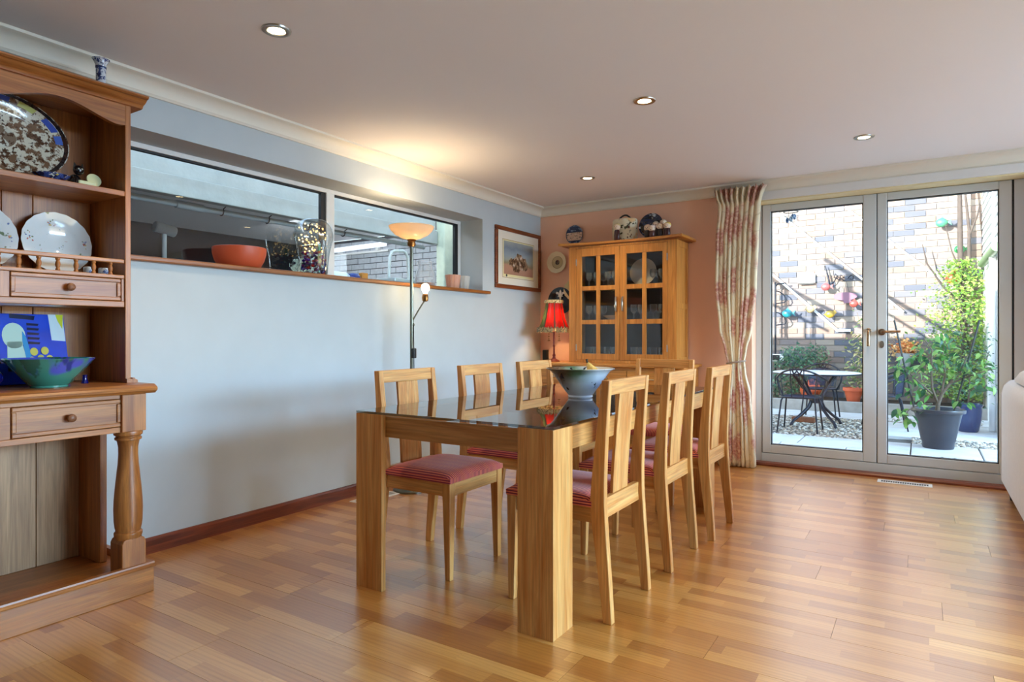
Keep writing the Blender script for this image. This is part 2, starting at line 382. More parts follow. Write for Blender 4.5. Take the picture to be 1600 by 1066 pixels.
# ---------------------------------------------------------------- passage outside the long window
pf = MB().box(-4.2, -.30, -3.2, 6.3, -.14, -.06)
struct('passage_floor', pf, plain('passage_concrete', (96,96,98), .9, var=.1), 'concrete floor of the covered passage')
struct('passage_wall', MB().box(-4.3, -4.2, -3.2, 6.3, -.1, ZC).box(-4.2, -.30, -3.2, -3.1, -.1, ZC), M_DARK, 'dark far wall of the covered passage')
GB = plain('grey_painted_brick', (172,178,184), .8, var=.1, vs=20)
pb = solo('passage_brick_wall', MB().box(-4.2, -.30, 6.112, 6.3, -.1, ZC), plain('dark_mortar', (58,60,66), .9), 'grey painted brick end wall with dark joints seen through the right pane', 'brick wall', loc=(0,0,0), kind='structure')
k = 0; z = -.06; rest = MB(); me = MB().box(0, .216, 0, .03, 0, .066).mesh('brick', GB)
while z < ZC - .07:
    x = -4.2 + (.1125 if k % 2 else 0)
    while x < -.53:
        if z > 1.15 and -3.95 < x < -1.2: link('brick', me, pb, (x, 6.098 + rnd.uniform(-.002, .002), z))
        else: rest.box(x, x + .216, 6.10, 6.12, z, z + .066)
        x += .225
    z += .075; k += 1
stuff(obj('brick_courses', rest, GB, pb))
BEAM = plain('flaking_white_beam_paint', (168,174,168), .8, var=.08, vs=8, bump=(40, .4, .004))
solo('roof_beam', MB().box(-.98, -.90, -3.0, 5.09, 2.013, 2.146), BEAM, 'white painted lower beam running along the passage beyond the window', 'beam', bevel=.006)
solo('fascia_board', MB().box(-1.0, -.93, -3.0, 5.09, 2.150, 2.368), BEAM, 'white painted upper board above the lower passage beam', 'board', bevel=.004)
t = thing('drain_pipe', 'grey pipe with brackets slung below the white passage beam', 'pipe', (-1.2, 2.0, 2.02))
obj('pipe', MB().tube([(-1.2, -2.9, 2.02), (-1.2, 2.62, 2.02)], .022, 10).tube([(-1.2, 2.68, 2.015), (-1.2, 4.6, 2.02), (-1.35, 5.4, 2.05)], .022, 10).tube([(-1.2, 2.55, 2.02), (-1.2, 2.75, 2.016)], .029, 10), plain('grey_pipe', (176,184,186), .5), t, smooth=40, world=True)
for yy in (1.6, 2.9, 3.3, 3.7, 4.1):
    obj('bracket', MB().tube([(-1.2 + .03 * math.sin(a), yy, 2.02 - .03 * math.cos(a)) for a in [i * .6 - 2 for i in range(8)]] + [(-1.0, yy, 2.12)], .004, 6), M_BLKMETAL, t, world=True)
col = MB().box(-.93, -.82, 5.10, 5.32, -.06, 2.3695)
solo('painted_pier', col, plain('rough_pale_render', (206,212,186), .9, var=.08, vs=14, bump=(30, .6, .01)), 'rough pale rendered pier at the far end of the window', 'pier', bevel=.012)
t = thing('glowing_tube', 'white tube on the grey brick end wall of the passage, with an added glow', 'light', (-3.0, 6.07, 2.2))
obj('tube', MB().tube([(-3.50, 6.03, 2.235), (-2.52, 6.03, 2.255)], .032, 12), plain('tube_fill_glow', (240,244,255), .4, emit=(236,242,255), es=.8), t, smooth=40, world=True)  # plain white tube, glow added to brighten the brick end wall
obj('batten', MB().box(-3.50, -2.50, 6.055, 6.097, 2.165, 2.19).box(-3.4, -3.36, 6.04, 6.097, 2.18, 2.22).box(-2.7, -2.66, 6.04, 6.097, 2.18, 2.23), M_WHITE, t, world=True)
light('passage_fill', 'AREA', (-2.2, 4.6, 2.3), 80, (.86, .93, 1.0), shape='RECTANGLE', size=1.6, size_y=1.0, rot=(R(32), 0, 0))  # added fill lamp under the roof, aimed at the brick end wall
# step ladder
t = thing('step_ladder', 'pale metal step ladder standing in the passage, only its hooped top showing', 'ladder', (-.75, 4.36, -.06))
LA = plain('pale_ladder_metal', (214,220,212), .4, metal=.2)
hoop = [(-.70, 4.20, 0), (-.75, 4.22, 1.60), (-.75, 4.235, 1.79), (-.75, 4.26, 1.835), (-.75, 4.30, 1.85), (-.75, 4.40, 1.86), (-.75, 4.44, 1.85), (-.75, 4.47, 1.81), (-.75, 4.485, 1.62), (-.70, 4.50, 0)]
obj('hoop', MB().tube([(x, y_, z - .06 if z == 0 else z) for x, y_, z in hoop], .014, 10), LA, t, smooth=50, world=True)
for q, zz in enumerate((.25, .52, .80, 1.07, 1.34)): obj('step', MB().box(-.80 + q*.0, -.66, 4.215, 4.49, zz - .06, zz - .03), LA, t, bevel=.006, world=True)
obj('top_step', MB().box(-.90, -.66, 4.205, 4.50, 1.565, 1.60), LA, t, bevel=.008, world=True)
for yy in (4.22, 4.48): obj('rear_leg', MB().tube([(-.83, yy, 1.58), (-1.25, yy, -.05)], .012, 8), LA, t, world=True)
t = thing('white_post', 'white post with a block head in the dark passage behind the left pane', 'post', (-2.5, 3.19, -.06))
obj('pole', MB().tube([(-2.5, 3.19, -.06), (-2.5, 3.19, 2.03)], .02, 10), M_WHITE, t, smooth=40, world=True)
obj('block_head', MB().tube([(-2.5, 3.10, 2.06), (-2.5, 3.29, 2.03)], .05, 12), plain('grey_head', (168,172,172), .6), t, smooth=40, world=True, bevel=.012)
t = thing('spray_bottle', 'pale blue spray bottle with dark blue collar lying outside the right pane', 'bottle', (-.42, 3.42, 1.532))
obj('ledge_bracket', MB().box(-.50, -.31, 3.16, 3.72, 1.478, 1.496), M_WHITE, t, world=True)
obj('bottle', MB().lathe([(0, 0), (.03, .0), (.035, .02), (.035, .12), (.030, .17), (.016, .20)], 18, M=Matrix.Translation((-.42, 3.24, 1.532)) @ Matrix.Rotation(R(-90), 4, 'X')), plain('pale_blue_plastic', (178,216,232), .3), t, smooth=40, world=True)
obj('collar', MB().lathe([(0, 0), (.024, 0), (.034, .03), (.034, .08), (.02, .10), (0, .10)], 18, M=Matrix.Translation((-.42, 3.44, 1.532)) @ Matrix.Rotation(R(-90), 4, 'X')), plain('blue_plastic', (38,70,150), .3), t, smooth=40, world=True)
obj('trigger', MB().box(-.44, -.40, 3.56, 3.62, 1.51, 1.575).box(-.43, -.41, 3.62, 3.65, 1.50, 1.53), plain('orange_plastic', (226,150,60), .4), t, bevel=.004, world=True)
# ---------------------------------------------------------------- ceiling downlights
LAMP = plain('lamp_glow', (255,236,190), .4, emit=(255,226,170), es=14)
def spot_fixture(x, y, label, power=32, show=True):
    t = thing('ceiling_downlight', label, 'light', (x, y, 2.37), group='recessed ceiling downlights')
    obj('rim', MB().lathe([(.036, -.0005), (.038, -.006), (.046, -.009), (.058, -.006), (.061, -.0005)], 28), M_CHROME, t, smooth=40)
    obj('bulb', MB().lathe([(0, -.0005), (.034, -.0005), (.034, -.004), (.0, -.006)], 20), LAMP, t)
    l = light('downlight_beam', 'SPOT', (0, 0, -.03), power, (1.0, .72, .44), spot_size=R(125), spot_blend=.7, shadow_soft_size=.04); l.parent = t
for x, y, lb in ((.957, 1.741, 'recessed downlight nearest the dresser'), (1.963, 3.340, 'recessed downlight above the middle of the dining table'), (2.922, 4.714, 'recessed downlight in front of the glazed doors'), (.947, 4.731, 'recessed downlight in front of the corner cabinet')): spot_fixture(x, y, lb)
for x, y in ((4.0, 3.3), (4.9, 1.9)):
    spot_fixture(x, y, 'recessed downlight out of the view, the one %s' % {4.0: 'above the sofa', 4.9: 'nearest the window wall'}[x])
# ---------------------------------------------------------------- floor grilles
def grille(x0, x1, y0, y1, label, along):
    t = thing('floor_grille', label, 'vent', ((x0+x1)/2, (y0+y1)/2, 0), group='floor air vents')
    d = .022
    obj('frame', MB().box(x0, x1, y0, y0+d, 0, .004).box(x0, x1, y1-d, y1, 0, .004).box(x0, x0+d, y0+d, y1-d, 0, .004).box(x1-d, x1, y0+d, y1-d, 0, .004), M_WHITE, t, world=True)
    obj('dark_opening', MB().box(x0+d, x1-d, y0+d, y1-d, 0, .001), M_BLACK, t, world=True)
    n = 20
    for i in range(n + 1):
        if along == 'x': a = x0 + d + (x1-x0-2*d) * i / n; m = MB().box(a-.0018, a+.0018, y0+d, y1-d, .001, .0018)
        else: a = y0 + d + (y1-y0-2*d) * i / n; m = MB().box(x0+d, x1-d, a-.0018, a+.0018, .001, .0035)
        obj('slat', m, M_WHITE, t, world=True)
grille(2.955, 3.30, 5.49, 5.60, 'white slotted floor vent in front of the glazed doors', 'x')
grille(.075, .205, 2.98, 3.33, 'white floor vent beside the left wall behind the table leg', 'y')
# ================================================================ DRESSER
D = thing('welsh_dresser', 'tall brown oak dresser with plate rack, drawers and turned legs against the left wall', 'dresser', (.22, .755, 0))
def dp(name, mb, m, parent=None, **kw): return obj(name, mb, m, parent or D, world=True, **kw)
DY0, DY1 = .015, 1.495
dp('plinth', MB().box(.015, .46, DY0 + .012, DY1 - .012, 0, .075).box(.452, .470, DY0, DY1, 0, .106).box(.0, .4515, DY1 - .018, DY1, 0, .106).box(.0, .4515, DY0, DY0 + .018, 0, .106), drs['y'], bevel=.003)
dp('plinth_moulding', MB().prism([(.448, .105), (.476, .105), (.478, .110), (.472, .116), (.468, .118), (.466, .125), (.448, .127)], 'y', DY0 - .004, DY1 + .004).box(0, .45, DY1 - .02, DY1 + .004, .105, .124), drs['y'], smooth=30)
dp('pot_board', MB().box(.0, .45, DY0 + .02, DY1 - .02, .075, .092), drs['y'])
post_prof = [(.050, .236), (.050, .243), (.053, .250), (.053, .262), (.047, .266), (.047, .272), (.050, .285), (.053, .31), (.0545, .36), (.053, .40), (.049, .45), (.044, .50), (.039, .55), (.0365, .59), (.037, .62), (.041, .643), (.044, .650), (.050, .652), (.051, .660), (.0455, .664), (.0455, .667), (.053, .672), (.055, .680), (.053, .688), (.047, .690)]
for yc in (1.420, .090):
    leg = dp('leg', MB().lathe(post_prof, 28, c=(.408, yc, 0)), drs['z'], smooth=35)
    p = [(-.049, .0915), (.049, .0915), (.049, .222), (.042, .236), (.034, .241), (-.034, .241), (-.042, .236), (-.049, .222)]
    dp('foot_block', MB().prism([(yc + a, z) for a, z in p], 'x', .359, .457), drs['z'], leg, bevel=.004)
    dp('top_block', MB().box(.358, .457, yc - .049, yc + .049, .688, .845), drs['z'], leg, bevel=.003)
    s = 1 if yc > .7 else -1
    dp('side_panel', MB().box(.0, .205, yc - s*.018, yc + s*.012, .0925, .845), drs['z'], bevel=.003)
    dp('side_rail', MB().box(.205, .36, yc - .012 + s*.02, yc + .012 + s*.02, .69, .845), drs['x'])
for i in range(10):
    a = 1.4015 - .1660 * (i + 1); b = 1.4015 - .1660 * i - (.0025 if i else 0)
    if a < .1: break
    dp('back_plank', MB().box(.004, .018, a, b, .0925, .84), drs_pale, bevel=.002)
yb = [(.992, 1.374), (.564, .946), (.136, .518)]
dp('drawer_rail', MB().box(.425, .445, .139, 1.371, .828, .845).box(.425, .445, .139, 1.371, .688, .711).box(.425, .445, .948, .990, .711, .828).box(.425, .445, .520, .562, .711, .828), drs['y'], bevel=.0015)
def drawer(a, b, z0, z1, xf, name='drawer'):
    m = MB().box(xf - .02, xf - .006, a + .001, b - .001, z0 + .001, z1 - .001)
    w = .018
    for q in ((a, b, z0, z0 + w), (a, b, z1 - w, z1), (a, a + w, z0 + w, z1 - w), (b - w, b, z0 + w, z1 - w)):
        y0, y1, c0, c1 = q
        m.box(xf - .006, xf, y0 + .001, y1 - .001, c0 + .001, c1 - .001)
    d = dp(name, m, drs['y'], bevel=.003)
    k = MB().lathe([(.007, 0), (.007, .008), (.014, .012), (.0165, .020), (.015, .027), (.009, .031), (0, .032)], 20, M=Matrix.Translation((xf - .006, (a + b) / 2, (z0 + z1) / 2)) @ Matrix.Rotation(R(90), 4, 'Y'))
    dp('knob', k, wood('knob_oak', (104,60,32), (140,86,48), 'x') if 'knob_oak' not in bpy.data.materials else bpy.data.materials['knob_oak'], d, smooth=40)
for a, b in yb: drawer(a, b, .712, .827, .447)
dp('worktop', MB().prism([(0, .846), (.470, .846), (.474, .851), (.486, .858), (.488, .866), (.482, .874), (.470, .880), (.462, .884), (0, .884)], 'y', DY0 - .004, DY1 + .006), drs['y'], smooth=25)
# upper rack
HX = .32; HY0, HY1 = .035, 1.475
for (a, b) in ((1.452, 1.475), (.035, .058)):
    s = 1 if a > .7 else -1
    dp('rack_side', MB().box(0, HX, a, b, .884, 2.098), drs['z'], bevel=.002)
    dp('foot_moulding', MB().prism([(0, .8845), (.022*s, .8845), (.022*s, .895), (.012*s, .900), (.008*s, .906), (0, .906)], 'x', .01, .335, M=Matrix.Translation((0, (b if s > 0 else a), 0))).box(.32, .334, a, b, .8845, .902), drs['x'])
for i in range(10):
    b = 1.452 - .0 - (.2285 if i else 0) - (.1125 * (i - 1) if i > 1 else 0)
    a = 1.452 - .2285 - .1125 * i
    if a < .06: break
    dp('rack_plank', MB().box(.002, .014, a + .0012, b - .0012, .886, 2.09), drs['z'], bevel=.002)
dp('upper_shelf', MB().box(.0145, .318, .059, 1.4515, 1.694, 1.717), drs['y'], bevel=.003)
dp('gallery_shelf', MB().box(.0145, .316, .059, 1.4515, 1.336, 1.352), drs['y'], bevel=.003)
dp('lower_board', MB().box(.0145, .316, .059, 1.4515, 1.212, 1.238), drs['y'], bevel=.003)
ud = [(1.036, 1.438), (.553, .957), (.072, .474)]
for a, b in ((.959, 1.034), (.476, .551), (1.440, 1.4515), (.059, .070)): dp('drawer_divider', MB().box(.02, .312, a, b, 1.238, 1.336), drs['z'], bevel=.001)
for a, b in ud: drawer(a, b, 1.239, 1.335, .314, 'spice_drawer')
dp('gallery_rail', MB().box(.298, .316, .059, 1.4515, 1.402, 1.420), drs['y'], bevel=.004)
sp = MB().lathe([(.0085, 0), (.0085, .006), (.006, .010), (.0085, .018), (.0095, .025), (.0085, .032), (.006, .040), (.0085, .044), (.0085, .050)], 14).mesh('spindle', drs['z'], 40)
yy = 1.397
while yy > .08: link('spindle', sp, D, (.307 - .22, yy - .755, 1.352)); yy -= .0662
n = 72; vp = []
for i in range(n + 1):
    y_ = .058 + (1.452 - .058) * i / n; ph = (y_ - .755) / .4453
    vp.append((y_, 2.000 + .052 * (.5 + .5 * math.cos(2 * math.pi * ph)) ** .8))
va = MB()
for (a, za), (b, zb) in zip(vp, vp[1:]):
    va.hexa([(.296, a, za), (.319, a, za), (.319, b, zb), (.296, b, zb), (.296, a, 2.098), (.319, a, 2.098), (.319, b, 2.098), (.296, b, 2.098)])
dp('valance', va, drs['y'])
cp = [(.0, 2.090), (.320, 2.090), (.330, 2.092), (.334, 2.100), (.338, 2.104), (.350, 2.108), (.362, 2.116), (.368, 2.122), (.378, 2.124), (.384, 2.130), (.384, 2.136), (0, 2.136)]
dp('cornice', MB().prism([(a, z) for a, z in cp], 'y', HY0 - .045, HY1 + .045), drs['y'], smooth=25)

# ================================================================ DINING TABLE
T = thing('dining_table', 'long oak dining table with thick square legs and a smoked glass top', 'table', (1.643, 3.052, 0))
def tp(name, mb, m, **kw): return obj(name, mb, m, T, world=True, **kw)
TX0, TX1, TY0, TY1 = 1.153, 2.134, 2.003, 4.105
for sx, xo in ((1, TX0), (-1, TX1)):           # legs are L shaped, two boards meeting at the outer corner
    for sy, yo in ((1, TY0), (-1, TY1)):
        L = [(0, 0), (.150, 0), (.150, .026), (.026, .026), (.026, .150), (0, .150)]
        tp('leg', MB().prism([(xo + sx*a, yo + sy*b) for a, b in L], 'z', 0, .752), oak['z'], bevel=.0012)
tp('apron', MB().box(TX0 + .027, TX1 - .027, TY0 + .027, TY0 + .050, .655, .742), wood('apron_oak', (168,104,44), (206,150,82), 'x', .4), bevel=.0015)
tp('apron', MB().box(TX0 + .027, TX1 - .027, TY1 - .050, TY1 - .027, .655, .742), oak['x'], bevel=.0015)
tp('apron', MB().box(TX1 - .050, TX1 - .027, TY0 + .051, TY1 - .051, .655, .742), oak['y'], bevel=.0015)
tp('apron', MB().box(TX0 + .027, TX0 + .050, TY0 + .051, TY1 - .051, .655, .742), oak['y'], bevel=.0015)
tp('cross_rail', MB().box(TX0 + .051, TX1 - .051, 3.03, 3.08, .66, .74), oak['x'])
tp('glass_top', MB().box(TX0, TX1, TY0, TY1, .753, .763), M_DARKGLASS, bevel=.0012)

# ================================================================ CHAIRS (local +x is the back)
def stripes():
    k = N('red_striped_fabric'); tc = k.n('TexCoord'); sp = k.n('SeparateXYZ'); k.l(tc.outputs['Object'], sp.inputs[0])
    edge = k.math('GREATER_THAN', k.math('ABSOLUTE', sp.outputs[1]), .2112)      # the cloth wraps over the sides
    yy = k.math('ADD', sp.outputs[1], k.math('MULTIPLY', sp.outputs[2], edge))
    s = k.math('ADD', k.math('MULTIPLY', k.math('SINE', k.math('MULTIPLY', yy, 2*math.pi/.0105)), .5), .5)
    s2 = k.math('ADD', k.math('MULTIPLY', k.math('SINE', k.math('MULTIPLY', sp.outputs[1], 2*math.pi/.063)), .5), .5)
    a = k.ramp(s, [(.22, (84,12,30)), (.45, (204,48,34)), (.78, (224,74,44)), (.93, (228,140,90))])
    b = k.mix(k.math('MULTIPLY', s2, .30), a, (160,24,66))
    k.bump(k.noise(k.coord(), 900, 2), .15, .001)
    k.set(b, .75); k.b.inputs['Sheen Weight'].default_value = .25; return k.m
M_SEAT = stripes()
stile = [(.2155, .036, 0), (.209, .040, .08), (.199, .046, .18), (.186, .053, .30), (.176, .060, .40), (.173, .061, .45), (.176, .055, .53), (.182, .048, .62), (.190, .041, .72), (.199, .036, .82), (.205, .033, .88), (.2085, .032, .920)]
def xat(z):
    for (x0, w0, z0), (x1, w1, z1) in zip(stile, stile[1:]):
        if z0 <= z <= z1: t = (z - z0) / (z1 - z0); return x0 + (x1 - x0) * t
    return stile[-1][0]
def cushion(x0, x1, y0, y1, z0, h, n=16, edge=.5, pw=5, grow=0):
    m = MB(); vs = []; fs = []
    for i in range(n + 1):
        for j in range(n + 1):
            u = -1 + 2 * i / n; v = -1 + 2 * j / n
            d = max(0, (1 - abs(u) ** pw)) ** .5 * max(0, (1 - abs(v) ** pw)) ** .5
            vs.append(((x0 + x1) / 2 + (x1 - x0) / 2 * u, (y0 + y1) / 2 + (y1 - y0) / 2 * v, z0 + h * (edge + (1 - edge) * d)))
    for i in range(n):
        for j in range(n): a = i * (n + 1) + j; fs.append((a, a + n + 1, a + n + 2, a + 1))
    loop = [i * (n + 1) for i in range(n + 1)] + [n * (n + 1) + j for j in range(1, n + 1)] + [i * (n + 1) + n for i in range(n - 1, -1, -1)] + [j for j in range(n - 1, 0, -1)]
    b0 = len(vs)
    for q in loop: x, y_, _ = vs[q]; vs.append((x, y_, z0))
    L = len(loop)
    for q in range(L): fs.append((loop[q], loop[(q + 1) % L], b0 + (q + 1) % L, b0 + q))
    fs.append(tuple(range(b0, b0 + L)))
    return m.add(vs, fs)
def make_chair(label, loc, rz):
    c = thing('dining_chair', label, 'chair', loc, rz, 'oak dining chairs around the table')
    for s in (1, -1):
        y0, y1 = (.179, .210) if s > 0 else (-.210, -.179)
        obj('rear_leg', MB().strip(stile, y0, y1), oak['z'], c, bevel=.003, smooth=35)
        fl = MB().hexa([(-.232, s*.205, 0), (-.204, s*.205, 0), (-.204, s*.178, 0), (-.232, s*.178, 0), (-.235, s*.210, .432), (-.190, s*.210, .432), (-.190, s*.168, .432), (-.235, s*.168, .432)])
        obj('front_leg', fl, oak['z'], c, bevel=.003)
        obj('side_rail', MB().box(-.189, .148, s*.180 if s > 0 else s*.204, s*.204 if s > 0 else s*.180, .372, .432), oak['x'], c, bevel=.002)
    obj('front_rail', MB().box(-.232, -.210, -.167, .167, .372, .432), oak['y'], c, bevel=.002)
    obj('back_rail', MB().strip([(.178, .024, .385), (.174, .026, .42), (.176, .024, .462)], -.1785, .1785), oak['y'], c, bevel=.002)
    obj('top_rail', MB().strip([(xat(.862), .026, .862), (xat(.90), .026, .90), (.2085, .026, .920)], -.1785, .1785), oak['y'], c, bevel=.002)
    sz = [.4625, .50, .56, .62, .68, .74, .80, .8615]
    obj('splat', MB().strip([(xat(z), .014, z) for z in sz], -.074, .074), oak['z'], c, bevel=.002, smooth=35)
    obj('seat', cushion(-.238, .150, -.212, .212, .433, .052, edge=.42), M_SEAT, c, smooth=60)
    return c
chair0 = make_chair('oak dining chair with red striped seat, nearest on the right side of the table', (2.022, 2.445, 0), 0)
for x, y, rz, lb in ((2.037, 3.085, 0, 'oak dining chair with red striped seat, middle one on the right side of the table'), (2.078, 3.650, 0, 'oak dining chair with red striped seat, right side of the table next to the curtain'),
                     (1.245, 2.455, 180, 'oak dining chair with red striped seat, nearest on the wall side of the table'), (1.245, 3.105, 180, 'oak dining chair with red striped seat, middle one on the wall side of the table'),
                     (1.245, 3.728, 180, 'oak dining chair with red striped seat, wall side, nearest the lamp corner'),
                     (1.690, 4.245, 90, 'oak dining chair with red striped seat at the far head of the table')):
    dup(chair0, (x, y, 0), R(rz), lb)

# ================================================================ CABINET: glazed top on a sideboard
K = thing('display_cabinet', 'honey oak display cabinet with two glazed doors on a sideboard base', 'cabinet', (.98, 5.40, 0))
def kp(name, mb, m, parent=None, **kw): return obj(name, mb, m, parent or K, world=True, **kw)
CX0, CX1, CF, CB_ = .475, 1.488, 5.328, 5.632
kp('base_carcass', MB().box(.195, 1.585, 5.165, CB_, .06, .815).box(.215, 1.565, 5.19, CB_, 0, .06), cab['x'], bevel=.003)
kp('base_top', MB().box(.165, 1.615, 5.135, 5.636, .8155, .842), cab['x'], bevel=.006)
for q, (a, b) in enumerate(((.215, .66), (.665, 1.11), (1.115, 1.565))):
    d = kp('drawer', MB().box(a, b, 5.147, 5.1645, .655, .785), cab['x'], bevel=.003)
    kp('handle', MB().tube([((a+b)/2 - .05, 5.147, .72), ((a+b)/2 - .045, 5.125, .72), ((a+b)/2 + .045, 5.125, .72), ((a+b)/2 + .05, 5.147, .72)], .005, 8), M_CHROME, d)
    d = kp('door', MB().box(a, b, 5.147, 5.1645, .09, .64).box(a+.06, b-.06, 5.140, 5.147, .15, .58), cab['z'], bevel=.003)
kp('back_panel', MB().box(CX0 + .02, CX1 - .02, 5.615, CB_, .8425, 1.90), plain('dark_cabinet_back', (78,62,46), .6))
for x0, s in ((CX0, 1), (CX1 - .02, -1)):
    kp('side_panel', MB().box(x0, x0 + .02, CF + .001, CB_, .8425, 1.905), cab['z'])
    ox = x0 + .02 if s < 0 else x0 - .006
    kp('side_frame', MB().box(ox, ox + .006, CF, CF + .055, .8425, 1.905).box(ox, ox + .006, CB_ - .05, CB_, .8425, 1.905).box(ox, ox + .006, CF + .055, CB_ - .05, 1.32, 1.365).box(ox, ox + .006, CF + .055, CB_ - .05, 1.85, 1.905).box(ox, ox + .006, CF + .055, CB_ - .05, .8425, .90), cab['z'], bevel=.001)
kp('face_frame', MB().box(CX0, .547, CF - .012, CF, .8425, 1.905).box(1.417, CX1 + .006, CF - .012, CF, .8425, 1.905).box(.547, 1.417, CF - .012, CF, 1.888, 1.905).box(.547, 1.417, CF - .012, CF, .8425, .868), cab['z'], bevel=.001)
kp('shelf', MB().box(CX0 + .021, CX1 - .021, CF + .025, 5.614, 1.512, 1.527), cab['x'])
kp('shelf', MB().box(CX0 + .021, CX1 - .021, CF + .025, 5.614, 1.205, 1.220), cab['x'])
kp('inner_floor', MB().box(CX0 + .021, CX1 - .021, CF + .005, 5.614, .8425, .895), cab['x'])
for (a, b, g0, g1, hx, hg) in ((.549, .977, .604, .934, .948, .552), (.980, 1.415, 1.041, 1.370, 1.010, 1.412)):
    xm = (g0 + g1) / 2
    dm = MB().box(a, g0, CF - .014, CF + .006, .870, 1.886).box(g1, b, CF - .014, CF + .006, .870, 1.886).box(g0, g1, CF - .014, CF + .006, 1.812, 1.886).box(g0, g1, CF - .014, CF + .006, .870, .925)
    d = kp('glazed_door', dm, cab['z'], bevel=.002)
    bars = MB().box(xm - .018, xm + .018, CF - .012, CF + .004, .925, 1.812)
    kp('glazing_bars', bars.box(g0, xm - .018, CF - .012, CF + .004, 1.500, 1.540).box(xm + .018, g1, CF - .012, CF + .004, 1.500, 1.540).box(g0, xm - .018, CF - .012, CF + .004, 1.192, 1.232).box(xm + .018, g1, CF - .012, CF + .004, 1.192, 1.232), cab['z'], d, bevel=.001)
    for z0, z1 in ((.925, 1.192), (1.232, 1.500), (1.540, 1.812)):
        for x0, x1 in ((g0, xm - .018), (xm + .018, g1)):
            kp('pane', MB().box(x0 + .0005, x1 - .0005, CF - .003, CF, z0 + .0005, z1 - .0005), M_CABGLASS, d)
    kp('handle', MB().tube([(hx, CF - .014, 1.432), (hx, CF - .030, 1.428), (hx, CF - .036, 1.37), (hx, CF - .030, 1.312), (hx, CF - .014, 1.308)], [.006, .008, .009, .008, .006], 10), M_CHROME, d, smooth=40)
    for zz in (1.76, .98): kp('hinge', MB().tube([(hg, CF - .017, zz - .03), (hg, CF - .017, zz + .03)], .005, 8), M_CHROME, d)
# concave fronted cornice board
n = 24; top = []
for i in range(n + 1):
    x = .405 + (1.565 - .405) * i / n; u = (x - .985) / .58
    top.append((x, CF - .022 - .075 * u * u))
def slab(y_off, x_in, z0, z1):
    pts = [(min(max(x, .405 + x_in), 1.565 - x_in), y_ + y_off) for x, y_ in top]
    return MB().prism(pts + [(1.565 - x_in, 5.636), (.405 + x_in, 5.636)], 'z', z0, z1)
kp('cornice', slab(0, 0, 1.913, 1.936), cab['x'], bevel=.004)
kp('cornice_moulding', slab(.016, .035, 1.9055, 1.9125), wood('cornice_dark', (126,66,24), (164,96,38), 'x', .35))

# ================================================================ SOFA seen from behind
S_ = thing('sofa', 'pale cream fabric sofa seen from behind at the right edge', 'sofa', (4.15, 4.30, 0))
M_SOFA = plain('cream_sofa_fabric', (208,210,216), .85, var=.03, vs=40, bump=(700, .2, .001))
def sp_(name, mb, m=M_SOFA, **kw): return obj(name, mb, m, S_, world=True, **kw)
SX = 3.685
back = [(SX, .105), (SX, .70), (SX + .012, .755), (SX + .04, .79), (SX + .09, .800), (SX + .15, .79), (SX + .19, .76), (SX + .21, .70), (SX + .23, .105)]
sp_('back', MB().prism(back, 'y', 3.20, 5.42), smooth=30, bevel=.02, seg=3)
sp_('back_seam', MB().tube([(SX - .001, 5.385, .12), (SX - .001, 5.385, .70), (SX + .014, 5.385, .757), (SX + .04, 5.385, .793)], .003, 6))
sp_('seat_base', MB().box(SX + .231, 4.58, 3.40, 5.23, .105, .30), bevel=.02)
for (a, b) in ((5.231, 5.42), (3.20, 3.399)): sp_('arm', MB().box(SX + .231, 4.60, a, b, .105, .60), bevel=.05, seg=4)
for a, b in ((3.41, 4.30), (4.31, 5.22)): sp_('seat_cushion', MB().box(SX + .235, 4.60, a, b, .301, .45), bevel=.05, seg=4)
for a, b in ((3.44, 4.29), (4.32, 5.10)): sp_('back_cushion', MB().hexa([(SX + .235, a, .452), (SX + .40, a, .452), (SX + .40, b, .452), (SX + .235, b, .452), (SX + .20 + .02, a, .90), (SX + .32, a, .88), (SX + .32, b, .88), (SX + .20 + .02, b, .90)]), bevel=.05, seg=4)
for xx in (SX + .06, 4.50):
    for yy in (3.27, 5.36): sp_('foot', MB().lathe([(.018, 0), (.024, .106)], 12, c=(xx, yy, 0)), M_BLACK, smooth=30)

solo('scatter_cushion', cushion(3.725, 4.02, 4.50, 5.08, .8005, .095, edge=.25, pw=4), M_SOFA, 'pale scatter cushion resting on top of the sofa back at the right edge', 'cushion', smooth=70)
# ================================================================ CURTAIN
def curtain_mat():
    k = N('floral_curtain_fabric'); tc = k.n('TexCoord'); mp = k.n('Mapping'); k.l(tc.outputs['UV'], mp.inputs[0])
    wob = k.n('VectorMath', operation='ADD'); k.l(mp.outputs[0], wob.inputs[0])
    nz = k.n('TexNoise'); nz.inputs['Scale'].default_value = 9; k.l(mp.outputs[0], nz.inputs[0])
    scl = k.n('VectorMath', operation='SCALE'); k.l(nz.outputs[1], scl.inputs[0]); scl.inputs[3].default_value = .09; k.l(scl.outputs[0], wob.inputs[1])
    vo = k.n('TexVoronoi'); vo.inputs['Scale'].default_value = 3.9; k.l(wob.outputs[0], vo.inputs[0])
    blot = k.ramp(vo.outputs['Distance'], [(.40, (1,1,1,1)), (.54, (0,0,0,1))])
    fine = k.noise(wob.outputs[0], 42, 4, .6)
    petal = k.ramp(fine, [(.36, (172,112,100)), (.5, (192,142,124)), (.64, (214,186,158))])
    leaf = k.n('TexVoronoi'); leaf.feature = 'DISTANCE_TO_EDGE'; leaf.inputs['Scale'].default_value = 4.6; k.l(wob.outputs[0], leaf.inputs[0])
    lf = k.ramp(leaf.outputs['Distance'], [(.012, (1,1,1,1)), (.03, (0,0,0,1))])
    col = k.mix(k.math('MULTIPLY', lf, .30), (220,206,174), (150,124,84))
    col = k.mix(blot, col, petal)
    return k.set(col, .8)
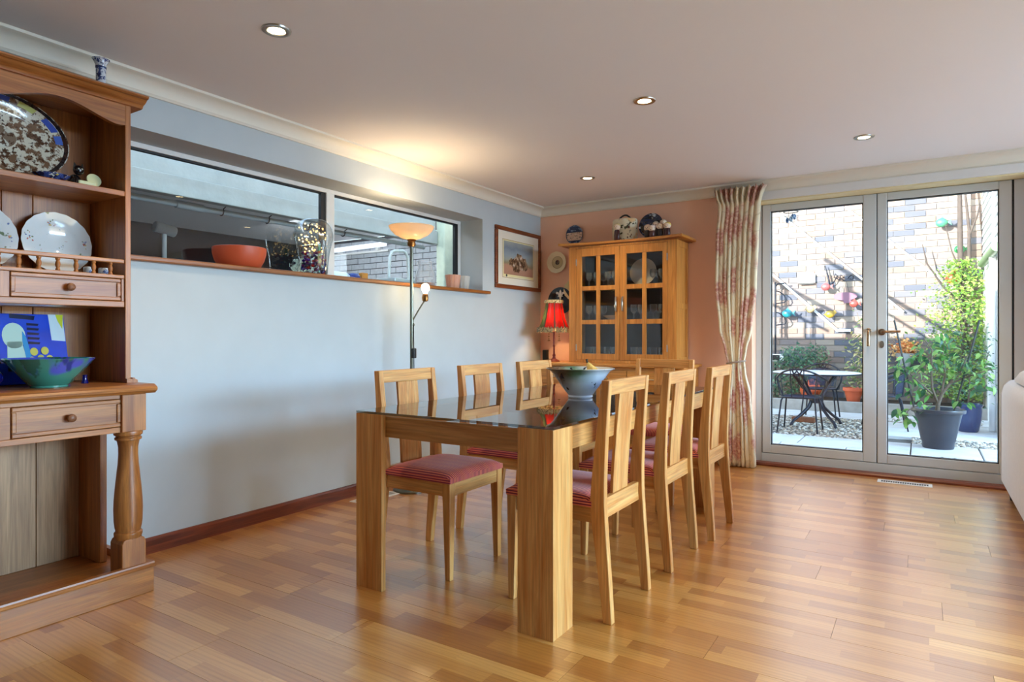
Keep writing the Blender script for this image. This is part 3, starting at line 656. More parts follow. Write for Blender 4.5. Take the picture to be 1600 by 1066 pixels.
Cn = thing('curtain', 'cream curtain with dusty red roses, tied back beside the glazed doors', 'curtain', (1.94, 5.53, 0))
keys = [(2.325, 1.745, 2.165, .050), (2.25, 1.755, 2.135, .040), (2.17, 1.785, 2.110, .030), (1.9, 1.765, 2.095, .034), (1.5, 1.760, 2.080, .036), (1.15, 1.795, 2.045, .036), (.95, 1.845, 2.000, .030), (.875, 1.865, 1.985, .022), (.80, 1.855, 1.995, .028), (.6, 1.815, 2.035, .040), (.3, 1.795, 2.060, .046), (.012, 1.785, 2.075, .050)]
def kint(z):
    for a, b in zip(keys, keys[1:]):
        if b[0] <= z <= a[0]:
            t = (a[0] - z) / (a[0] - b[0]); t = t * t * (3 - 2 * t)
            return [a[i] + (b[i] - a[i]) * t for i in (1, 2, 3)]
    return keys[-1][1:]
NU, NV = 150, 64; vs = []; uv = []
for j in range(NV + 1):
    z = 2.325 - (2.325 - .012) * j / NV; a, b, am = kint(z)
    for i in range(NU + 1):
        u = i / NU; ph = 2 * math.pi * 9 * (u ** .85)
        w = math.sin(ph) + .35 * math.sin(2.3 * ph + 1.3) * (.5 + .5 * math.sin(z * 2))
        if z > 2.2: w = .6 * w + .5 * math.sin(2 * ph + .7)
        x = a + (b - a) * u + .012 * math.cos(ph) * (1 if z < 2.2 else .4)
        zz = z + (.012 * math.sin(ph * 2) if j == 0 else 0) - (.05 * math.sin(u * 3.1) * (1 if .5 < z < 1 else 0) * .6)
        if j == NV: zz = .006 + .01 * (math.sin(ph) + 1)
        vs.append((x - 1.94, am * w * .8, zz)); uv.append((u * 1.35, z))
fs = [(j*(NU+1)+i, j*(NU+1)+i+1, (j+1)*(NU+1)+i+1, (j+1)*(NU+1)+i) for j in range(NV) for i in range(NU)]
me = bpy.data.meshes.new('cloth'); me.from_pydata(vs, [], fs); ul = me.uv_layers.new(name='UVMap')
for lp in me.loops: ul.data[lp.index].uv = uv[lp.vertex_index]
me.materials.append(curtain_mat()); me.polygons.foreach_set('use_smooth', [True] * len(me.polygons))
o = link('cloth', me, Cn); so = o.modifiers.new('thickness', 'SOLIDIFY'); so.thickness = .003
obj('tieback', MB().tube([(-.012 + .075 * math.cos(t * math.pi / 10), .048 * math.sin(t * math.pi / 10), .868 + .012 * math.cos(t * math.pi / 10)) for t in range(20)], [.007] * 20, 6, closed=True), plain('tieback_fabric', (150,138,128), .7), Cn, smooth=50, label='grey fabric tieback')
obj('heading_tape', MB().box(-.18, .20, .045, .052, 2.24, 2.29), M_WHITE, Cn)
# ================================================================ LAMPS
L_ = thing('floor_lamp', 'tall uplighter floor lamp with frosted bowl and reading arm by the left wall', 'lamp', (.20, 3.445, 0))
M_POLE = plain('dark_steel_pole', (112,112,100), .3, metal=1)
obj('base', MB().lathe([(.13, 0), (.13, .012), (.12, .02), (.03, .026), (.014, .05), (.0, .05)], 32), M_POLE, L_, smooth=40)
obj('pole', MB().tube([(0, 0, .04), (0, 0, 1.735)], .0115, 12), M_POLE, L_, smooth=40)
obj('bowl_holder', MB().lathe([(.014, 1.715), (.026, 1.722), (.030, 1.735), (.026, 1.752), (.034, 1.765), (.02, 1.772)], 24), M_BRONZE, L_, smooth=40)
def frosted(name, c, mixf=.6):
    k = N(name); d = k.n('BsdfDiffuse'); d.inputs[0].default_value = lin(c); t = k.n('BsdfTranslucent'); t.inputs[0].default_value = lin(c)
    m = k.n('MixShader'); m.inputs[0].default_value = mixf; k.l(d.outputs[0], m.inputs[1]); k.l(t.outputs[0], m.inputs[2])
    g = k.n('BsdfGlossy'); g.inputs['Roughness'].default_value = .2; m2 = k.n('MixShader'); m2.inputs[0].default_value = .05; k.l(m.outputs[0], m2.inputs[1]); k.l(g.outputs[0], m2.inputs[2])
    k.l(m2.outputs[0], k.out.inputs[0]); return k.m
obj('bowl_shade', MB().lathe([(.028, 1.768), (.07, 1.778), (.115, 1.800), (.145, 1.828), (.160, 1.858), (.158, 1.860), (.142, 1.832), (.112, 1.805), (.07, 1.784), (.0, 1.776)], 36), frosted('frosted_glass_shade', (238,222,200)), L_, smooth=40)
obj('bulb', MB().sphere((0, 0, 1.82), .028), plain('warm_bulb', (255,230,190), .4, emit=(255,214,150), es=20), L_, smooth=60)
l = light('uplighter_glow', 'SPOT', (0, 0, 1.862), 11, (1.0, .74, .46), spot_size=R(150), spot_blend=.6, shadow_soft_size=.05, rot=(R(180), 0, 0)); l.parent = L_
l = light('uplighter_spill', 'POINT', (0, 0, 1.84), 2.5, (1.0, .74, .46), shadow_soft_size=.03); l.parent = L_
obj('reading_arm', MB().tube([(0, .012, 1.17), (0, .016, 1.20), (0, .07, 1.265), (0, .12, 1.32), (0, .135, 1.335)], .0055, 8).tube([(0, -.002, 1.165), (0, .018, 1.165)], .014, 10), M_POLE, L_, smooth=50)
obj('bulb_socket', MB().lathe([(.010, 0), (.021, .006), (.024, .03), (.020, .05), (.014, .058)], 20, c=(0, .148, 1.335)), M_BRONZE, L_, smooth=40)
obj('reading_bulb', MB().lathe([(.013, 0), (.016, .012), (.027, .03), (.030, .045), (.026, .062), (.012, .074), (0, .076)], 20, c=(0, .150, 1.392)), plain('bare_bulb', (255,240,214), .3, emit=(255,220,160), es=45), L_, smooth=60)
l = light('reading_bulb_glow', 'POINT', (.0, .150, 1.435), 34, (1.0, .70, .40), shadow_soft_size=.03); l.parent = L_
obj('switch_box', MB().box(.012, .034, -.014, .016, .93, 1.0), M_BLACK, L_, bevel=.005)
obj('cable', MB().tube([(.013, .006, 1.16), (.020, .0, 1.08), (.022, .0, 1.0)], .003, 6).tube([(.022, .0, .93), (.022, .004, .6), (.02, .02, .10), (.03, .13, .02), (.0, .2, .012)], .003, 6), M_BLACK, L_)
# red bell shade lamp on the sideboard
Q = thing('table_lamp', 'red bell shaded table lamp with beaded fringe on the sideboard end', 'lamp', (.262, 5.40, .842))
Q.location = (.292, 5.36, .842)
obj('base', MB().lathe([(.055, 0), (.058, .006), (.045, .014), (.018, .03), (.012, .05), (.016, .06), (.010, .075)], 20), plain('dark_red_lacquer', (110,24,18), .35), Q, smooth=40)
obj('stem', MB().lathe([(.009, .07), (.0075, .14), (.012, .15), (.0075, .16), (.008, .27), (.013, .28), (.006, .29), (.005, .34)], 14), bpy.data.materials['dark_red_lacquer'], Q, smooth=40)
for s in (-1, 1):
    arm = obj('arm', MB().tube([(0, 0, .272), (s*.025, 0, .292), (s*.05, 0, .288), (s*.055, 0, .276)], .004, 6), M_BRONZE, Q)
    obj('bead_drop', MB().sphere((s*.055, 0, .262), .006, 8, 6).sphere((s*.055, 0, .240), .007, 8, 6).sphere((s*.055, 0, .215), .006, 8, 6).tube([(s*.055, 0, .275), (s*.055, 0, .20)], .0012, 5).box(s*.055 - .012, s*.055 + .012, -.004, .004, .195, .203), M_BRONZE, arm, smooth=50)
prof = [(.150, .315), (.136, .335), (.120, .37), (.104, .42), (.092, .47), (.084, .52), (.078, .555)]
seg = 8
def pan(j0, j1, grow=0.0, arcs=4):
    m = MB(); vs = []; fs = []; nA = arcs
    for r, z in prof:
        for a in range(nA + 1):
            t = 2 * math.pi * (j0 + (j1 - j0) * a / nA) / seg
            vs.append(((r + grow) * math.cos(t), (r + grow) * math.sin(t), z))
    for i in range(len(prof) - 1):
        for a in range(nA): b = i * (nA + 1) + a; fs.append((b, b + 1, b + nA + 2, b + nA + 1))
    return m.add(vs, fs)
M_RED = frosted('red_silk', (128,10,6), .5); M_GREEN = frosted('dark_green_silk', (60,70,40), .3)
for j in range(seg):
    obj('shade_panel', pan(j + .07 - .3, j + .93 - .3), M_RED if j not in (2, 4, 5) else M_GREEN, Q, smooth=60)
    obj('shade_seam', pan(j + .93 - .3, j + 1.07 - .3, .002, 1), plain('braid', (70,64,44), .8) if 'braid' not in bpy.data.materials else bpy.data.materials['braid'], Q)
rr = random.Random(3); fm = MB()
for i in range(230):
    t = rr.uniform(0, 6.283); r0 = .152 + rr.uniform(-.004, .010); z0 = .318 + rr.uniform(-.008, .012)
    x, y_ = r0 * math.cos(t), r0 * math.sin(t); fm.hexa([(x-.004, y_-.004, z0-.036), (x+.004, y_-.004, z0-.036), (x+.004, y_+.004, z0-.036), (x-.004, y_+.004, z0-.036), (x-.003, y_-.003, z0), (x+.003, y_-.003, z0), (x+.003, y_+.003, z0), (x-.003, y_+.003, z0)])
fr_m = spotted('fringe_beads', (170,150,104), [((60,54,34), 120, .5, 2), ((226,214,176), 90, .6, 2)], .6)
stuff(obj('bead_fringe', fm, fr_m, Q))
obj('top_trim', MB().lathe([(.078, .552), (.090, .553), (.093, .566), (.088, .582), (.078, .584), (.074, .57)], 40, wob=lambda t, r: .05 * math.sin(20 * t)), spotted('cream_ruffle', (222,200,140), [((110,96,50), 60, .55, 2)], .7), Q, smooth=50)
obj('bulb', MB().sphere((0, 0, .44), .026), bpy.data.materials['warm_bulb'], Q, smooth=60)
l = light('table_lamp_glow', 'POINT', (0, 0, .42), 9, (1.0, .70, .36), shadow_soft_size=.03); l.parent = Q

# ================================================================ PICTURE, WALL PLATES
P = thing('framed_picture', 'framed country print in a wide cream mount on the left wall by the corner', 'picture', (XW, 5.215, 1.81))
a, b, c, d = -.405, .405, -.285, .285
fw = .038
M_PF = wood('picture_frame_wood', (104,46,20), (156,84,40), 'y', .3)
obj('frame', MB().box(0, .022, a, b, c, c+fw).box(0, .022, a, b, d-fw, d).box(0, .022, a, a+fw, c+fw, d-fw).box(0, .022, b-fw, b, c+fw, d-fw), M_PF, P, bevel=.006)
obj('mount', MB().box(.001, .009, a+fw, b-fw, c+fw, d-fw), plain('cream_mount', (232,226,206), .7), P)
obj('mount_line', MB().box(.009, .0096, -.285, .285, .168, .173).box(.009, .0096, -.285, .285, -.183, -.178).box(.009, .0096, -.285, -.280, -.183, .173).box(.009, .0096, .280, .285, -.183, .173), plain('gilt_line', (170,144,70), .5), P)
def print_mat():
    k = N('country_print'); tc = k.n('TexCoord'); sp = k.n('SeparateXYZ'); k.l(tc.outputs['Object'], sp.inputs[0])
    v = tc.outputs['Object']; n1 = k.noise(v, 9, 6, .6); n2 = k.noise(v, 26, 6, .65)
    h = k.math('ADD', sp.outputs[2], k.math('MULTIPLY', k.math('SUBTRACT', n1, .5), .10))
    h01 = k.math('ADD', k.math('MULTIPLY', h, 3.1), .5)
    bgc = k.ramp(h01, [(.0, (176,128,104)), (.26, (186,140,112)), (.34, (150,138,104)), (.46, (164,166,150)), (.62, (150,162,168)), (.8, (122,136,146)), (1.0, (160,166,160))])
    e = k.math('ADD', k.math('MULTIPLY', k.math('MULTIPLY', sp.outputs[1], sp.outputs[1]), 30), k.math('MULTIPLY', k.math('MULTIPLY', k.math('ADD', sp.outputs[2], .03), k.math('ADD', sp.outputs[2], .03)), 90))
    m = k.math('LESS_THAN', k.math('ADD', e, k.math('MULTIPLY', k.math('SUBTRACT', n1, .5), 2.4)), .62)
    br = k.ramp(n2, [(.34, (48,32,22)), (.46, (104,70,42)), (.55, (150,120,88)), (.66, (216,204,190))])
    k.set(k.mix(m, bgc, br), .5); return k.m
obj('print', MB().box(.0096, .0102, -.262, .262, -.150, .158), print_mat(), P)
obj('print_border', MB().box(.009, .0095, -.272, .272, -.172, .166), plain('pale_yellow_paper', (230,218,160), .7), P)
obj('seal', MB().lathe([(.012, 0), (.012, .001), (0, .001)], 16, M=Matrix.Translation((.0098, -.215, -.162)) @ Matrix.Rotation(R(90), 4, 'Y')), plain('dark_seal', (60,60,50), .6), P)
def plate_mesh(r, deep=.10, seg=48, scal=0.0, n=12, sx=1, sy=1):
    p = [(0, 0), (.55*r, 0), (.57*r, .005), (.62*r, .012), (.80*r, .016 + deep*r*.3), (r, .022 + deep*r*.5), (r, .026 + deep*r*.5), (.80*r, .020 + deep*r*.3), (.63*r, .016), (.57*r, .010), (0, .008)]
    return MB().lathe(p, seg, sx=sx, sy=sy, wob=(lambda t, q: scal * math.cos(n * t) * (q / r) ** 6) if scal else None)
def wall_plate(label, x, z, r, m, scal=0, y=5.643, tilt=0, sx=1, sy=1):
    return solo('plate', plate_mesh(r, scal=scal, sx=sx, sy=sy), m, label, 'plate', (x, y, z), (R(90 - tilt), 0, 0), smooth=45)
wall_plate('cream rimmed plate with a figure scene hung on the peach wall left of the cabinet', .18, 1.816, .107, spotted('scene_plate', (236,224,190), [], .2, radial=[(0, .060, (196,180,140)), (.058, .061, (120,100,60))]), .012, sx=1)
obj('painted_scene', MB().lathe([(0, .0084), (.054, .0084), (.054, .0088), (0, .0088)], 24), spotted('scene_paint', (110,104,84), [((120,44,34), 40, .52, 3), ((54,44,34), 30, .5, 3), ((216,196,160), 50, .6, 2)], .3), bpy.data.objects['plate'])
wall_plate('dark blue plate with a pale landscape band hung above the left end of the cabinet', .378, 2.072, .092, spotted('landscape_plate', (40,52,84), [((150,170,200), 14, .56, 3)], .2, vscale=(1, 3, 1)))
o = bpy.data.objects['plate.001']
obj('landscape_band', MB().prism([(-.07, -.055), (.07, -.055), (.088, -.02), (.088, .022), (-.088, .022), (-.088, -.02)], 'z', .027, .0275), spotted('landscape_paint', (214,176,146), [((70,50,44), 40, .56, 3), ((226,214,200), 26, .6, 3)], .3, vscale=(1, 2.6, 1)), o)
wall_plate('cream scalloped plate half hidden behind the cabinet side', .36, 1.535, .098, plain('ivory_glaze', (240,224,176), .25, coat=.3), .03)
t = wall_plate('black round plate with a white lily emblem hung behind the red lampshade', .222, 1.432, .135, plain('black_glaze', (16,18,22), .25, coat=.5))
fl = MB()
def petal(pts, m=fl): m.prism(pts, 'z', .022, .028)
petal([(0, .112), (.012, .09), (.014, .07), (.007, .045), (-.007, .045), (-.014, .07), (-.012, .09)])
for s in (-1, 1): petal([(s*.010, .05), (s*.022, .085), (s*.040, .092), (s*.050, .078), (s*.040, .066), (s*.030, .072), (s*.018, .045)])
petal([(-.03, .040), (.03, .040), (.03, .046), (-.03, .046)]); petal([(0, .012), (.012, .030), (.006, .040), (-.006, .040), (-.012, .030)])
obj('lily_emblem', fl, plain('white_enamel', (226,222,214), .3), t)
t = thing('wall_speaker', 'slim black box fixed to the peach wall low behind the lamp', 'speaker', (.05, 5.645, .885))
obj('body', MB().box(-.026, .026, -.04, -.001, -.055, .06), M_BLACK, t, bevel=.006); obj('front_grille', MB().box(-.02, .02, -.043, -.04, -.048, .05), plain('dark_mesh', (30,30,36), .8), t)
# ================================================================ ON TOP OF THE CABINET
zt = 1.936
t = thing('biscuit_barrel', 'oval cream pottery barrel painted with branches, black handle, on top of the cabinet', 'jar', (.968, 5.46, zt))
barrel = spotted('painted_branches', (228,220,190), [((58,62,30), 16, .57, 2), ((96,52,34), 24, .62, 2), ((232,196,140), 10, .60, 1)], .3)
obj('stand', MB().lathe([(.16, .0005), (.16, .006), (0, .007)], 30, sy=.55), plain('dark_stand', (70,34,18), .5), t)
obj('body', MB().lathe([(.0, .0075), (.108, .0075), (.116, .016), (.119, .10), (.117, .19), (.110, .203), (.100, .207), (0, .209)], 36, sy=.62), barrel, t, smooth=40)
obj('handle', MB().tube([(-.06, 0, .206), (-.045, 0, .222), (-.02, 0, .238), (0, 0, .243), (.02, 0, .240), (.045, 0, .222), (.062, 0, .206)], [.006, .007, .008, .008, .008, .007, .006], 8), M_BLACK, t, smooth=50)
t = thing('display_plate', 'dark blue and brown plate standing behind the figurines on the cabinet', 'plate', (1.178, 5.56, zt))
o = obj('dish', plate_mesh(.112), spotted('night_plate', (22,28,60), [((190,200,214), 9, .60, 4), ((20,16,20), 12, .55, 3)], .15, vscale=(1, 2.2, 1)), t, loc=(0, .02, .142), rot=(R(78), 0, 0), smooth=45)
obj('brown_half', MB().prism([(.098*math.cos(math.pi + i*math.pi/16), .098*math.sin(math.pi + i*math.pi/16)) for i in range(17)], 'z', .0275, .028), spotted('brown_land', (92,56,30), [((40,26,20), 30, .5, 3), ((160,110,60), 30, .6, 3)], .2), o)
obj('easel', MB().tube([(-.05, -.05, .003), (-.05, .0, .03), (-.045, .075, .19)], .004, 6).tube([(.05, -.05, .003), (.05, .0, .03), (.045, .075, .19)], .004, 6).tube([(-.05, 0, .031), (.05, 0, .031)], .004, 6).tube([(0, .085, .003), (0, .07, .16)], .004, 6), M_BRONZE, t)
figs = [(.945, 5.335, .150, (214,190,120), (58,24,26), 'small figurine with pale yellow hair standing alone left of the figurine group'),
        (1.225, 5.345, .118, (222,190,170), (34,24,24), 'leftmost pale headed figurine of the group on the cabinet'), (1.275, 5.320, .105, (226,206,196), (80,44,40), 'front figurine with open mouth in the group on the cabinet'),
        (1.272, 5.42, .150, (212,200,176), (66,50,40), 'taller figurine at the back left of the group on the cabinet'), (1.338, 5.345, .122, (196,150,120), (30,20,26), 'brown faced figurine in the middle of the group on the cabinet'),
        (1.340, 5.42, .160, (226,214,190), (70,50,44), 'tallest figurine at the back of the group on the cabinet'), (1.405, 5.335, .120, (232,206,96), (52,20,26), 'yellow haired figurine at the right end of the cabinet')]
for x, y_, h, hc, bc, lb in figs:
    t = thing('figurine', lb, 'figurine', (x, y_, zt), group='round headed figurines on the cabinet')
    nm = 'glaze_%02x%02x%02x' % bc
    obj('body', MB().lathe([(.021, 0), (.026, .006), (.027, .30*h), (.024, .55*h), (.013, .70*h)], 16, sy=.9), plain('robe_' + str(len(bpy.data.materials)), bc, .3), t, smooth=45)
    hd = obj('head', MB().sphere((0, 0, h - .03), .030, 16, 10), plain('face_' + str(len(bpy.data.materials)), (236,212,186), .3), t, smooth=60)
    obj('hair', MB().sphere((0, .005, h - .022), .031, 14, 8, (1, 1, .8)), plain('hair_' + str(len(bpy.data.materials)), hc, .5), hd, smooth=60)
    obj('eye', MB().sphere((-.010, -.028, h - .029), .003, 6, 4).sphere((.010, -.028, h - .029), .003, 6, 4).sphere((0, -.028, h - .041), .004, 6, 4), M_BLACK, hd)
# glassware inside the cabinet
wine = [(.028, 0), (.028, .002), (.005, .006), (.004, .06), (.008, .066), (.026, .085), (.031, .11), (.028, .145), (.0265, .145), (.029, .11), (.024, .086), (.0, .070)]
tumb = [(.024, 0), (.027, .03), (.031, .09), (.0295, .09), (.025, .03), (.022, .005), (0, .005)]
wm = MB().lathe(wine, 16).mesh('drinking_glass', M_CRYSTAL, 45); tm = MB().lathe(tumb, 16).mesh('drinking_glass', M_CRYSTAL, 45)
ORD = ['first', 'second', 'third', 'fourth']
def glasses(zs, xs, kind, where, door_, me_):
    for i, x in enumerate(xs):
        for r_ in range(2):
            lb = '%s, %s behind %s cabinet door, %s row, %s from the left' % (kind, where, door_, ('front', 'back')[r_], ORD[i])
            tag(link('drinking_glass', me_, None, (x + .02 * r_, 5.42 + r_ * .10, zs)), lb, 'glass', 'glasses inside the display cabinet')
glasses(1.527, (.63, .71, .82, .89), 'wine glass', 'top shelf', 'left', wm)
glasses(1.527, (1.25, 1.33), 'wine glass', 'top shelf', 'right', wm)
glasses(1.220, (.63, .71), 'wine glass', 'middle shelf', 'left', wm)
glasses(1.220, (1.07, 1.14, 1.25, 1.33), 'wine glass', 'middle shelf', 'right', wm)
glasses(.895, (.63, .70, .81, .88), 'tumbler', 'bottom', 'left', tm)
glasses(.895, (1.07, 1.14, 1.25, 1.33), 'tumbler', 'bottom', 'right', tm)
solo('plate', plate_mesh(.125), M_CREAM, 'cream plate leaning inside the cabinet on the top shelf behind the right door', 'plate', (1.115, 5.555, 1.66), (R(80), 0, 0), smooth=45)
solo('serving_dish', MB().lathe([(.04, 0), (.10, .045), (.115, .05), (.10, .053), (.035, .01), (0, .01)], 24), M_CREAM, 'shallow pale dish on the middle shelf of the cabinet', 'dish', (.87, 5.46, 1.220), smooth=45)
# ================================================================ TABLE BOWL AND FRUIT
def splash_bowl():
    k = N('splashed_stoneware'); tc = k.n('TexCoord'); sp = k.n('SeparateXYZ'); k.l(tc.outputs['Object'], sp.inputs[0])
    n1 = k.noise(tc.outputs['Object'], 7, 4)
    h = k.math('ADD', k.math('MULTIPLY', sp.outputs[2], 5.2), k.math('MULTIPLY', k.math('SUBTRACT', n1, .5), .5))
    side = k.math('ADD', k.math('MULTIPLY', k.math('SUBTRACT', k.math('MULTIPLY', sp.outputs[0], .84), k.math('MULTIPLY', sp.outputs[1], -.54)), 3.0), .5)
    cool = k.ramp(h, [(.05, (178,200,228)), (.3, (140,178,226)), (.55, (196,214,228)), (.85, (222,230,230))])
    mid = k.ramp(h, [(.1, (184,204,226)), (.45, (190,208,212)), (.7, (92,122,92)), (.92, (64,92,68))])
    warm = k.ramp(h, [(.1, (120,116,120)), (.4, (100,78,62)), (.8, (92,70,46))])
    c = k.mix(k.ramp(side, [(.45, (0,0,0,1)), (.72, (1,1,1,1))]), mid, cool)
    c = k.mix(k.ramp(side, [(.18, (1,1,1,1)), (.36, (0,0,0,1))]), c, warm)
    mp = k.n('Mapping'); mp.inputs['Scale'].default_value = (26, 26, 5); mp.inputs['Rotation'].default_value = (.5, .3, 0); k.l(tc.outputs['Object'], mp.inputs[0])
    st = k.ramp(k.noise(mp.outputs[0], 1.0, 2), [(.655, (0,0,0,1)), (.675, (1,1,1,1))])
    c = k.mix(st, c, (24,30,44)); return k.set(c, .12, coat=.6)
solo('serving_bowl', MB().lathe([(0, 0), (.062, 0), (.066, .006), (.064, .014), (.070, .020), (.094, .052), (.120, .088), (.143, .122), (.160, .142), (.176, .149), (.181, .153), (.176, .156), (.158, .148), (.136, .122), (.110, .086), (.08, .045), (.05, .026), (0, .022)], 56), splash_bowl(), 'large splashed blue and green pottery bowl on the glass table top', 'bowl', (1.715, 3.06, .763), smooth=45)
M_GOURD = spotted('yellow_gourd_skin', (226,196,110), [((200,164,80), 18, .5, 3), ((140,140,60), 10, .68, 2)], .4)
for (x, y_, z, rz, tl, lb) in ((1.725, 3.10, .865, 30, 60, 'pale yellow gourd lying in the bowl, its dark stem to the left'), (1.772, 3.105, .886, -20, 40, 'pale yellow gourd leaning beside another in the bowl')):
    M_ = Matrix.Translation((0, 0, 0)) @ Matrix.Rotation(R(rz), 4, 'Z') @ Matrix.Rotation(R(-tl), 4, 'Y')
    t = thing('gourd', lb, 'gourd', (x, y_, z))
    obj('flesh', MB().lathe([(0, -.030), (.018, -.027), (.031, -.010), (.033, .008), (.026, .030), (.018, .048), (.014, .064), (.008, .072), (0, .074)], 20, M=M_), M_GOURD, t, smooth=50)
    obj('stem', MB().tube([M_ @ Vector((0, 0, .070)), M_ @ Vector((.002, 0, .085)), M_ @ Vector((.008, 0, .094))], [.006, .005, .006], 8), plain('gourd_stem', (44,34,20), .7) if 'gourd_stem' not in bpy.data.materials else bpy.data.materials['gourd_stem'], t, smooth=50)
solo('squash', MB().sphere((0, 0, 0), .05, 18, 10, (1, 1, .8)), M_GOURD, 'round yellow squash at the bottom of the pottery bowl', 'squash', (1.70, 3.02, .826), smooth=60)
# ================================================================ ON THE WINDOW SILL
zs = 1.482; xs = -.13
solo('terracotta_bowl', MB().lathe([(0, 0), (.10, 0), (.118, .012), (.136, .045), (.147, .085), (.149, .118), (.145, .120), (.140, .086), (.128, .046), (.108, .018), (0, .012)], 40), plain('terracotta_glaze', (196,84,48), .45, var=.04), 'plain terracotta bowl on the window sill', 'bowl', (xs, 2.315, zs), smooth=45)
V = thing('glass_vase', 'balloon topped glass vase holding coloured stones and fairy lights on the sill', 'vase', (xs, 2.86, zs))
vp_ = [(.082, 0), (.088, .01), (.094, .08), (.102, .15), (.113, .20), (.124, .245), (.126, .275), (.118, .315), (.098, .347), (.066, .366), (.03, .374), (0, .375)]
obj('glass_body', MB().lathe(vp_ + [(r - .003 if r > .004 else 0, z - .004) for r, z in reversed(vp_)][:-1] + [(0, .006)], 40), pane_glass('vase_glass', (.93,.96,.97,1), 1.7, .01), V, smooth=50)
ICO = [(0,0,-1),(.72,-.53,-.45),(-.28,-.85,-.45),(-.89,0,-.45),(-.28,.85,-.45),(.72,.53,-.45),(.28,-.85,.45),(-.72,-.53,.45),(-.72,.53,.45),(.28,.85,.45),(.89,0,.45),(0,0,1)]
ICF = [(0,1,2),(1,0,5),(0,2,3),(0,3,4),(0,4,5),(1,5,10),(2,1,6),(3,2,7),(4,3,8),(5,4,9),(1,10,6),(2,6,7),(3,7,8),(4,8,9),(5,9,10),(6,10,11),(7,6,11),(8,7,11),(9,8,11),(10,9,11)]
def ico(m, c, r, sc=(1,1,1), rot=0):
    ca, sa = math.cos(rot), math.sin(rot)
    m.add([(c[0] + r*(x*sc[0]*ca - y*sc[1]*sa), c[1] + r*(x*sc[0]*sa + y*sc[1]*ca), c[2] + r*z*sc[2]) for x, y, z in ICO], ICF)
def island_mat(name, stops, rough=.4, emit=0, trans=False):
    k = N(name); g = k.n('NewGeometry'); oi = k.n('ObjectInfo')
    f = k.math('FRACT', k.math('ADD', g.outputs['Random Per Island'], oi.outputs['Random']))
    c = k.ramp(f, stops, const=True); k.set(c, rough)
    if emit: k.l(c, k.b.inputs['Emission Color']); k.b.inputs['Emission Strength'].default_value = emit
    if trans:
        tr = k.n('BsdfTranslucent'); k.l(c, tr.inputs[0]); m = k.n('MixShader'); m.inputs[0].default_value = .35
        k.l(k.b.outputs[0], m.inputs[1]); k.l(tr.outputs[0], m.inputs[2]); k.l(m.outputs[0], k.out.inputs[0])
    return k.m
rr = random.Random(5); st = MB(); fl_ = MB()
for i in range(120):
    z = rr.uniform(.012, .15); q = .072 * math.sqrt(rr.random()); t = rr.uniform(0, 6.283); ico(st, (q*math.cos(t), q*math.sin(t), z), rr.uniform(.009, .015), (1, 1, .8), t)
for i in range(70):
    z = rr.uniform(.14, .345); q = (.10 if z < .31 else .06) * math.sqrt(rr.random()); t = rr.uniform(0, 6.283); ico(fl_, (q*math.cos(t), q*math.sin(t), z), rr.uniform(.0035, .006))
stuff(obj('coloured_stones', st, island_mat('coloured_stones', [(0, (60,30,120)), (.25, (110,24,90)), (.45, (24,34,120)), (.62, (170,40,40)), (.75, (60,60,70)), (.9, (200,210,206))], .15), V))
stuff(obj('fairy_lights', fl_, island_mat('fairy_lights', [(0, (255,206,120)), (.5, (255,226,170)), (.8, (240,180,100))], .3, emit=3.0), V))
obj('rod', MB().tube([(.02, .025, .02), (.02, .03, .21)], .009, 8), plain('green_glass_rod', (90,150,120), .15), V)
t = thing('glass_jug', 'clear glass jug with a looped handle on the sill behind the floor lamp', 'jug', (xs, 3.985, zs))
jp = [(.066, 0), (.078, .01), (.086, .06), (.080, .11), (.062, .15), (.058, .18), (.064, .205)]
obj('body', MB().lathe(jp + [(r - .003, z + .002) for r, z in reversed(jp)] + [(0, .008)], 28), M_CRYSTAL, t, smooth=50)
obj('handle', MB().tube([(0, .06, .17), (0, .10, .185), (0, .125, .16), (0, .12, .11), (0, .09, .06), (0, .080, .05)], .008, 10), M_CRYSTAL, t, smooth=50)
obj('amber_base', MB().lathe([(0, .009), (.07, .009), (.076, .03), (0, .034)], 24), plain('amber_liquid', (176,110,64), .2), t, smooth=50)
for y_, m, lb in ((4.345, frosted('peach_votive_glass', (240,196,170), .5), 'frosted peach scalloped votive at the right end of the sill'), (4.480, frosted('clear_votive_glass', (226,226,220), .5), 'frosted white scalloped votive at the right end of the sill')):
    vp2 = [(.045, 0), (.050, .01), (.055, .05), (.059, .09), (.064, .122), (.060, .122), (.055, .09), (.051, .05), (.042, .012), (0, .012)]
    solo('votive', MB().lathe(vp2, 48, wob=lambda t, r: .06 * math.cos(10 * t)), m, lb, 'votive', (xs, y_, zs), smooth=50)
# ================================================================ ON THE DRESSER
def lean(name, mb, m, label, cat, x, y, z, tilt, **kw): return solo(name, mb, m, label, cat, (x, y, z), (0, R(90 - tilt), 0), **kw)
pm = plate_mesh(.186, sy=1.34, sx=1, seg=64)
transfer = spotted('brown_transferware', (214,210,192), [((120,92,70), 30, .50, 6), ((84,58,42), 44, .53, 6), ((52,36,30), 70, .60, 4)], .15)
pt = lean('platter', pm, transfer, 'large oval platter with brown printed landscape on the top dresser shelf', 'platter', .060, 1.080, 1.903, 9, smooth=45)
rim = MB()
def ell(r0, r1, z0, z1, seg=64, a0=0, a1=2*math.pi):
    m = MB(); rs = []
    for i in range(seg + 1):
        t = a0 + (a1 - a0) * i / seg; c, s = math.cos(t), math.sin(t) * 1.34
        rs.append([(r0*c, r0*s, z0), (r1*c, r1*s, z1), (r1*c, r1*s, z1 + .0006), (r0*c, r0*s, z0 + .0006)])
    return m.rings(rs)
zp = lambda r: .020 + .1*.186*.3 + (r/.186 - .8) / .2 * (.006 + .1*.186*.2)
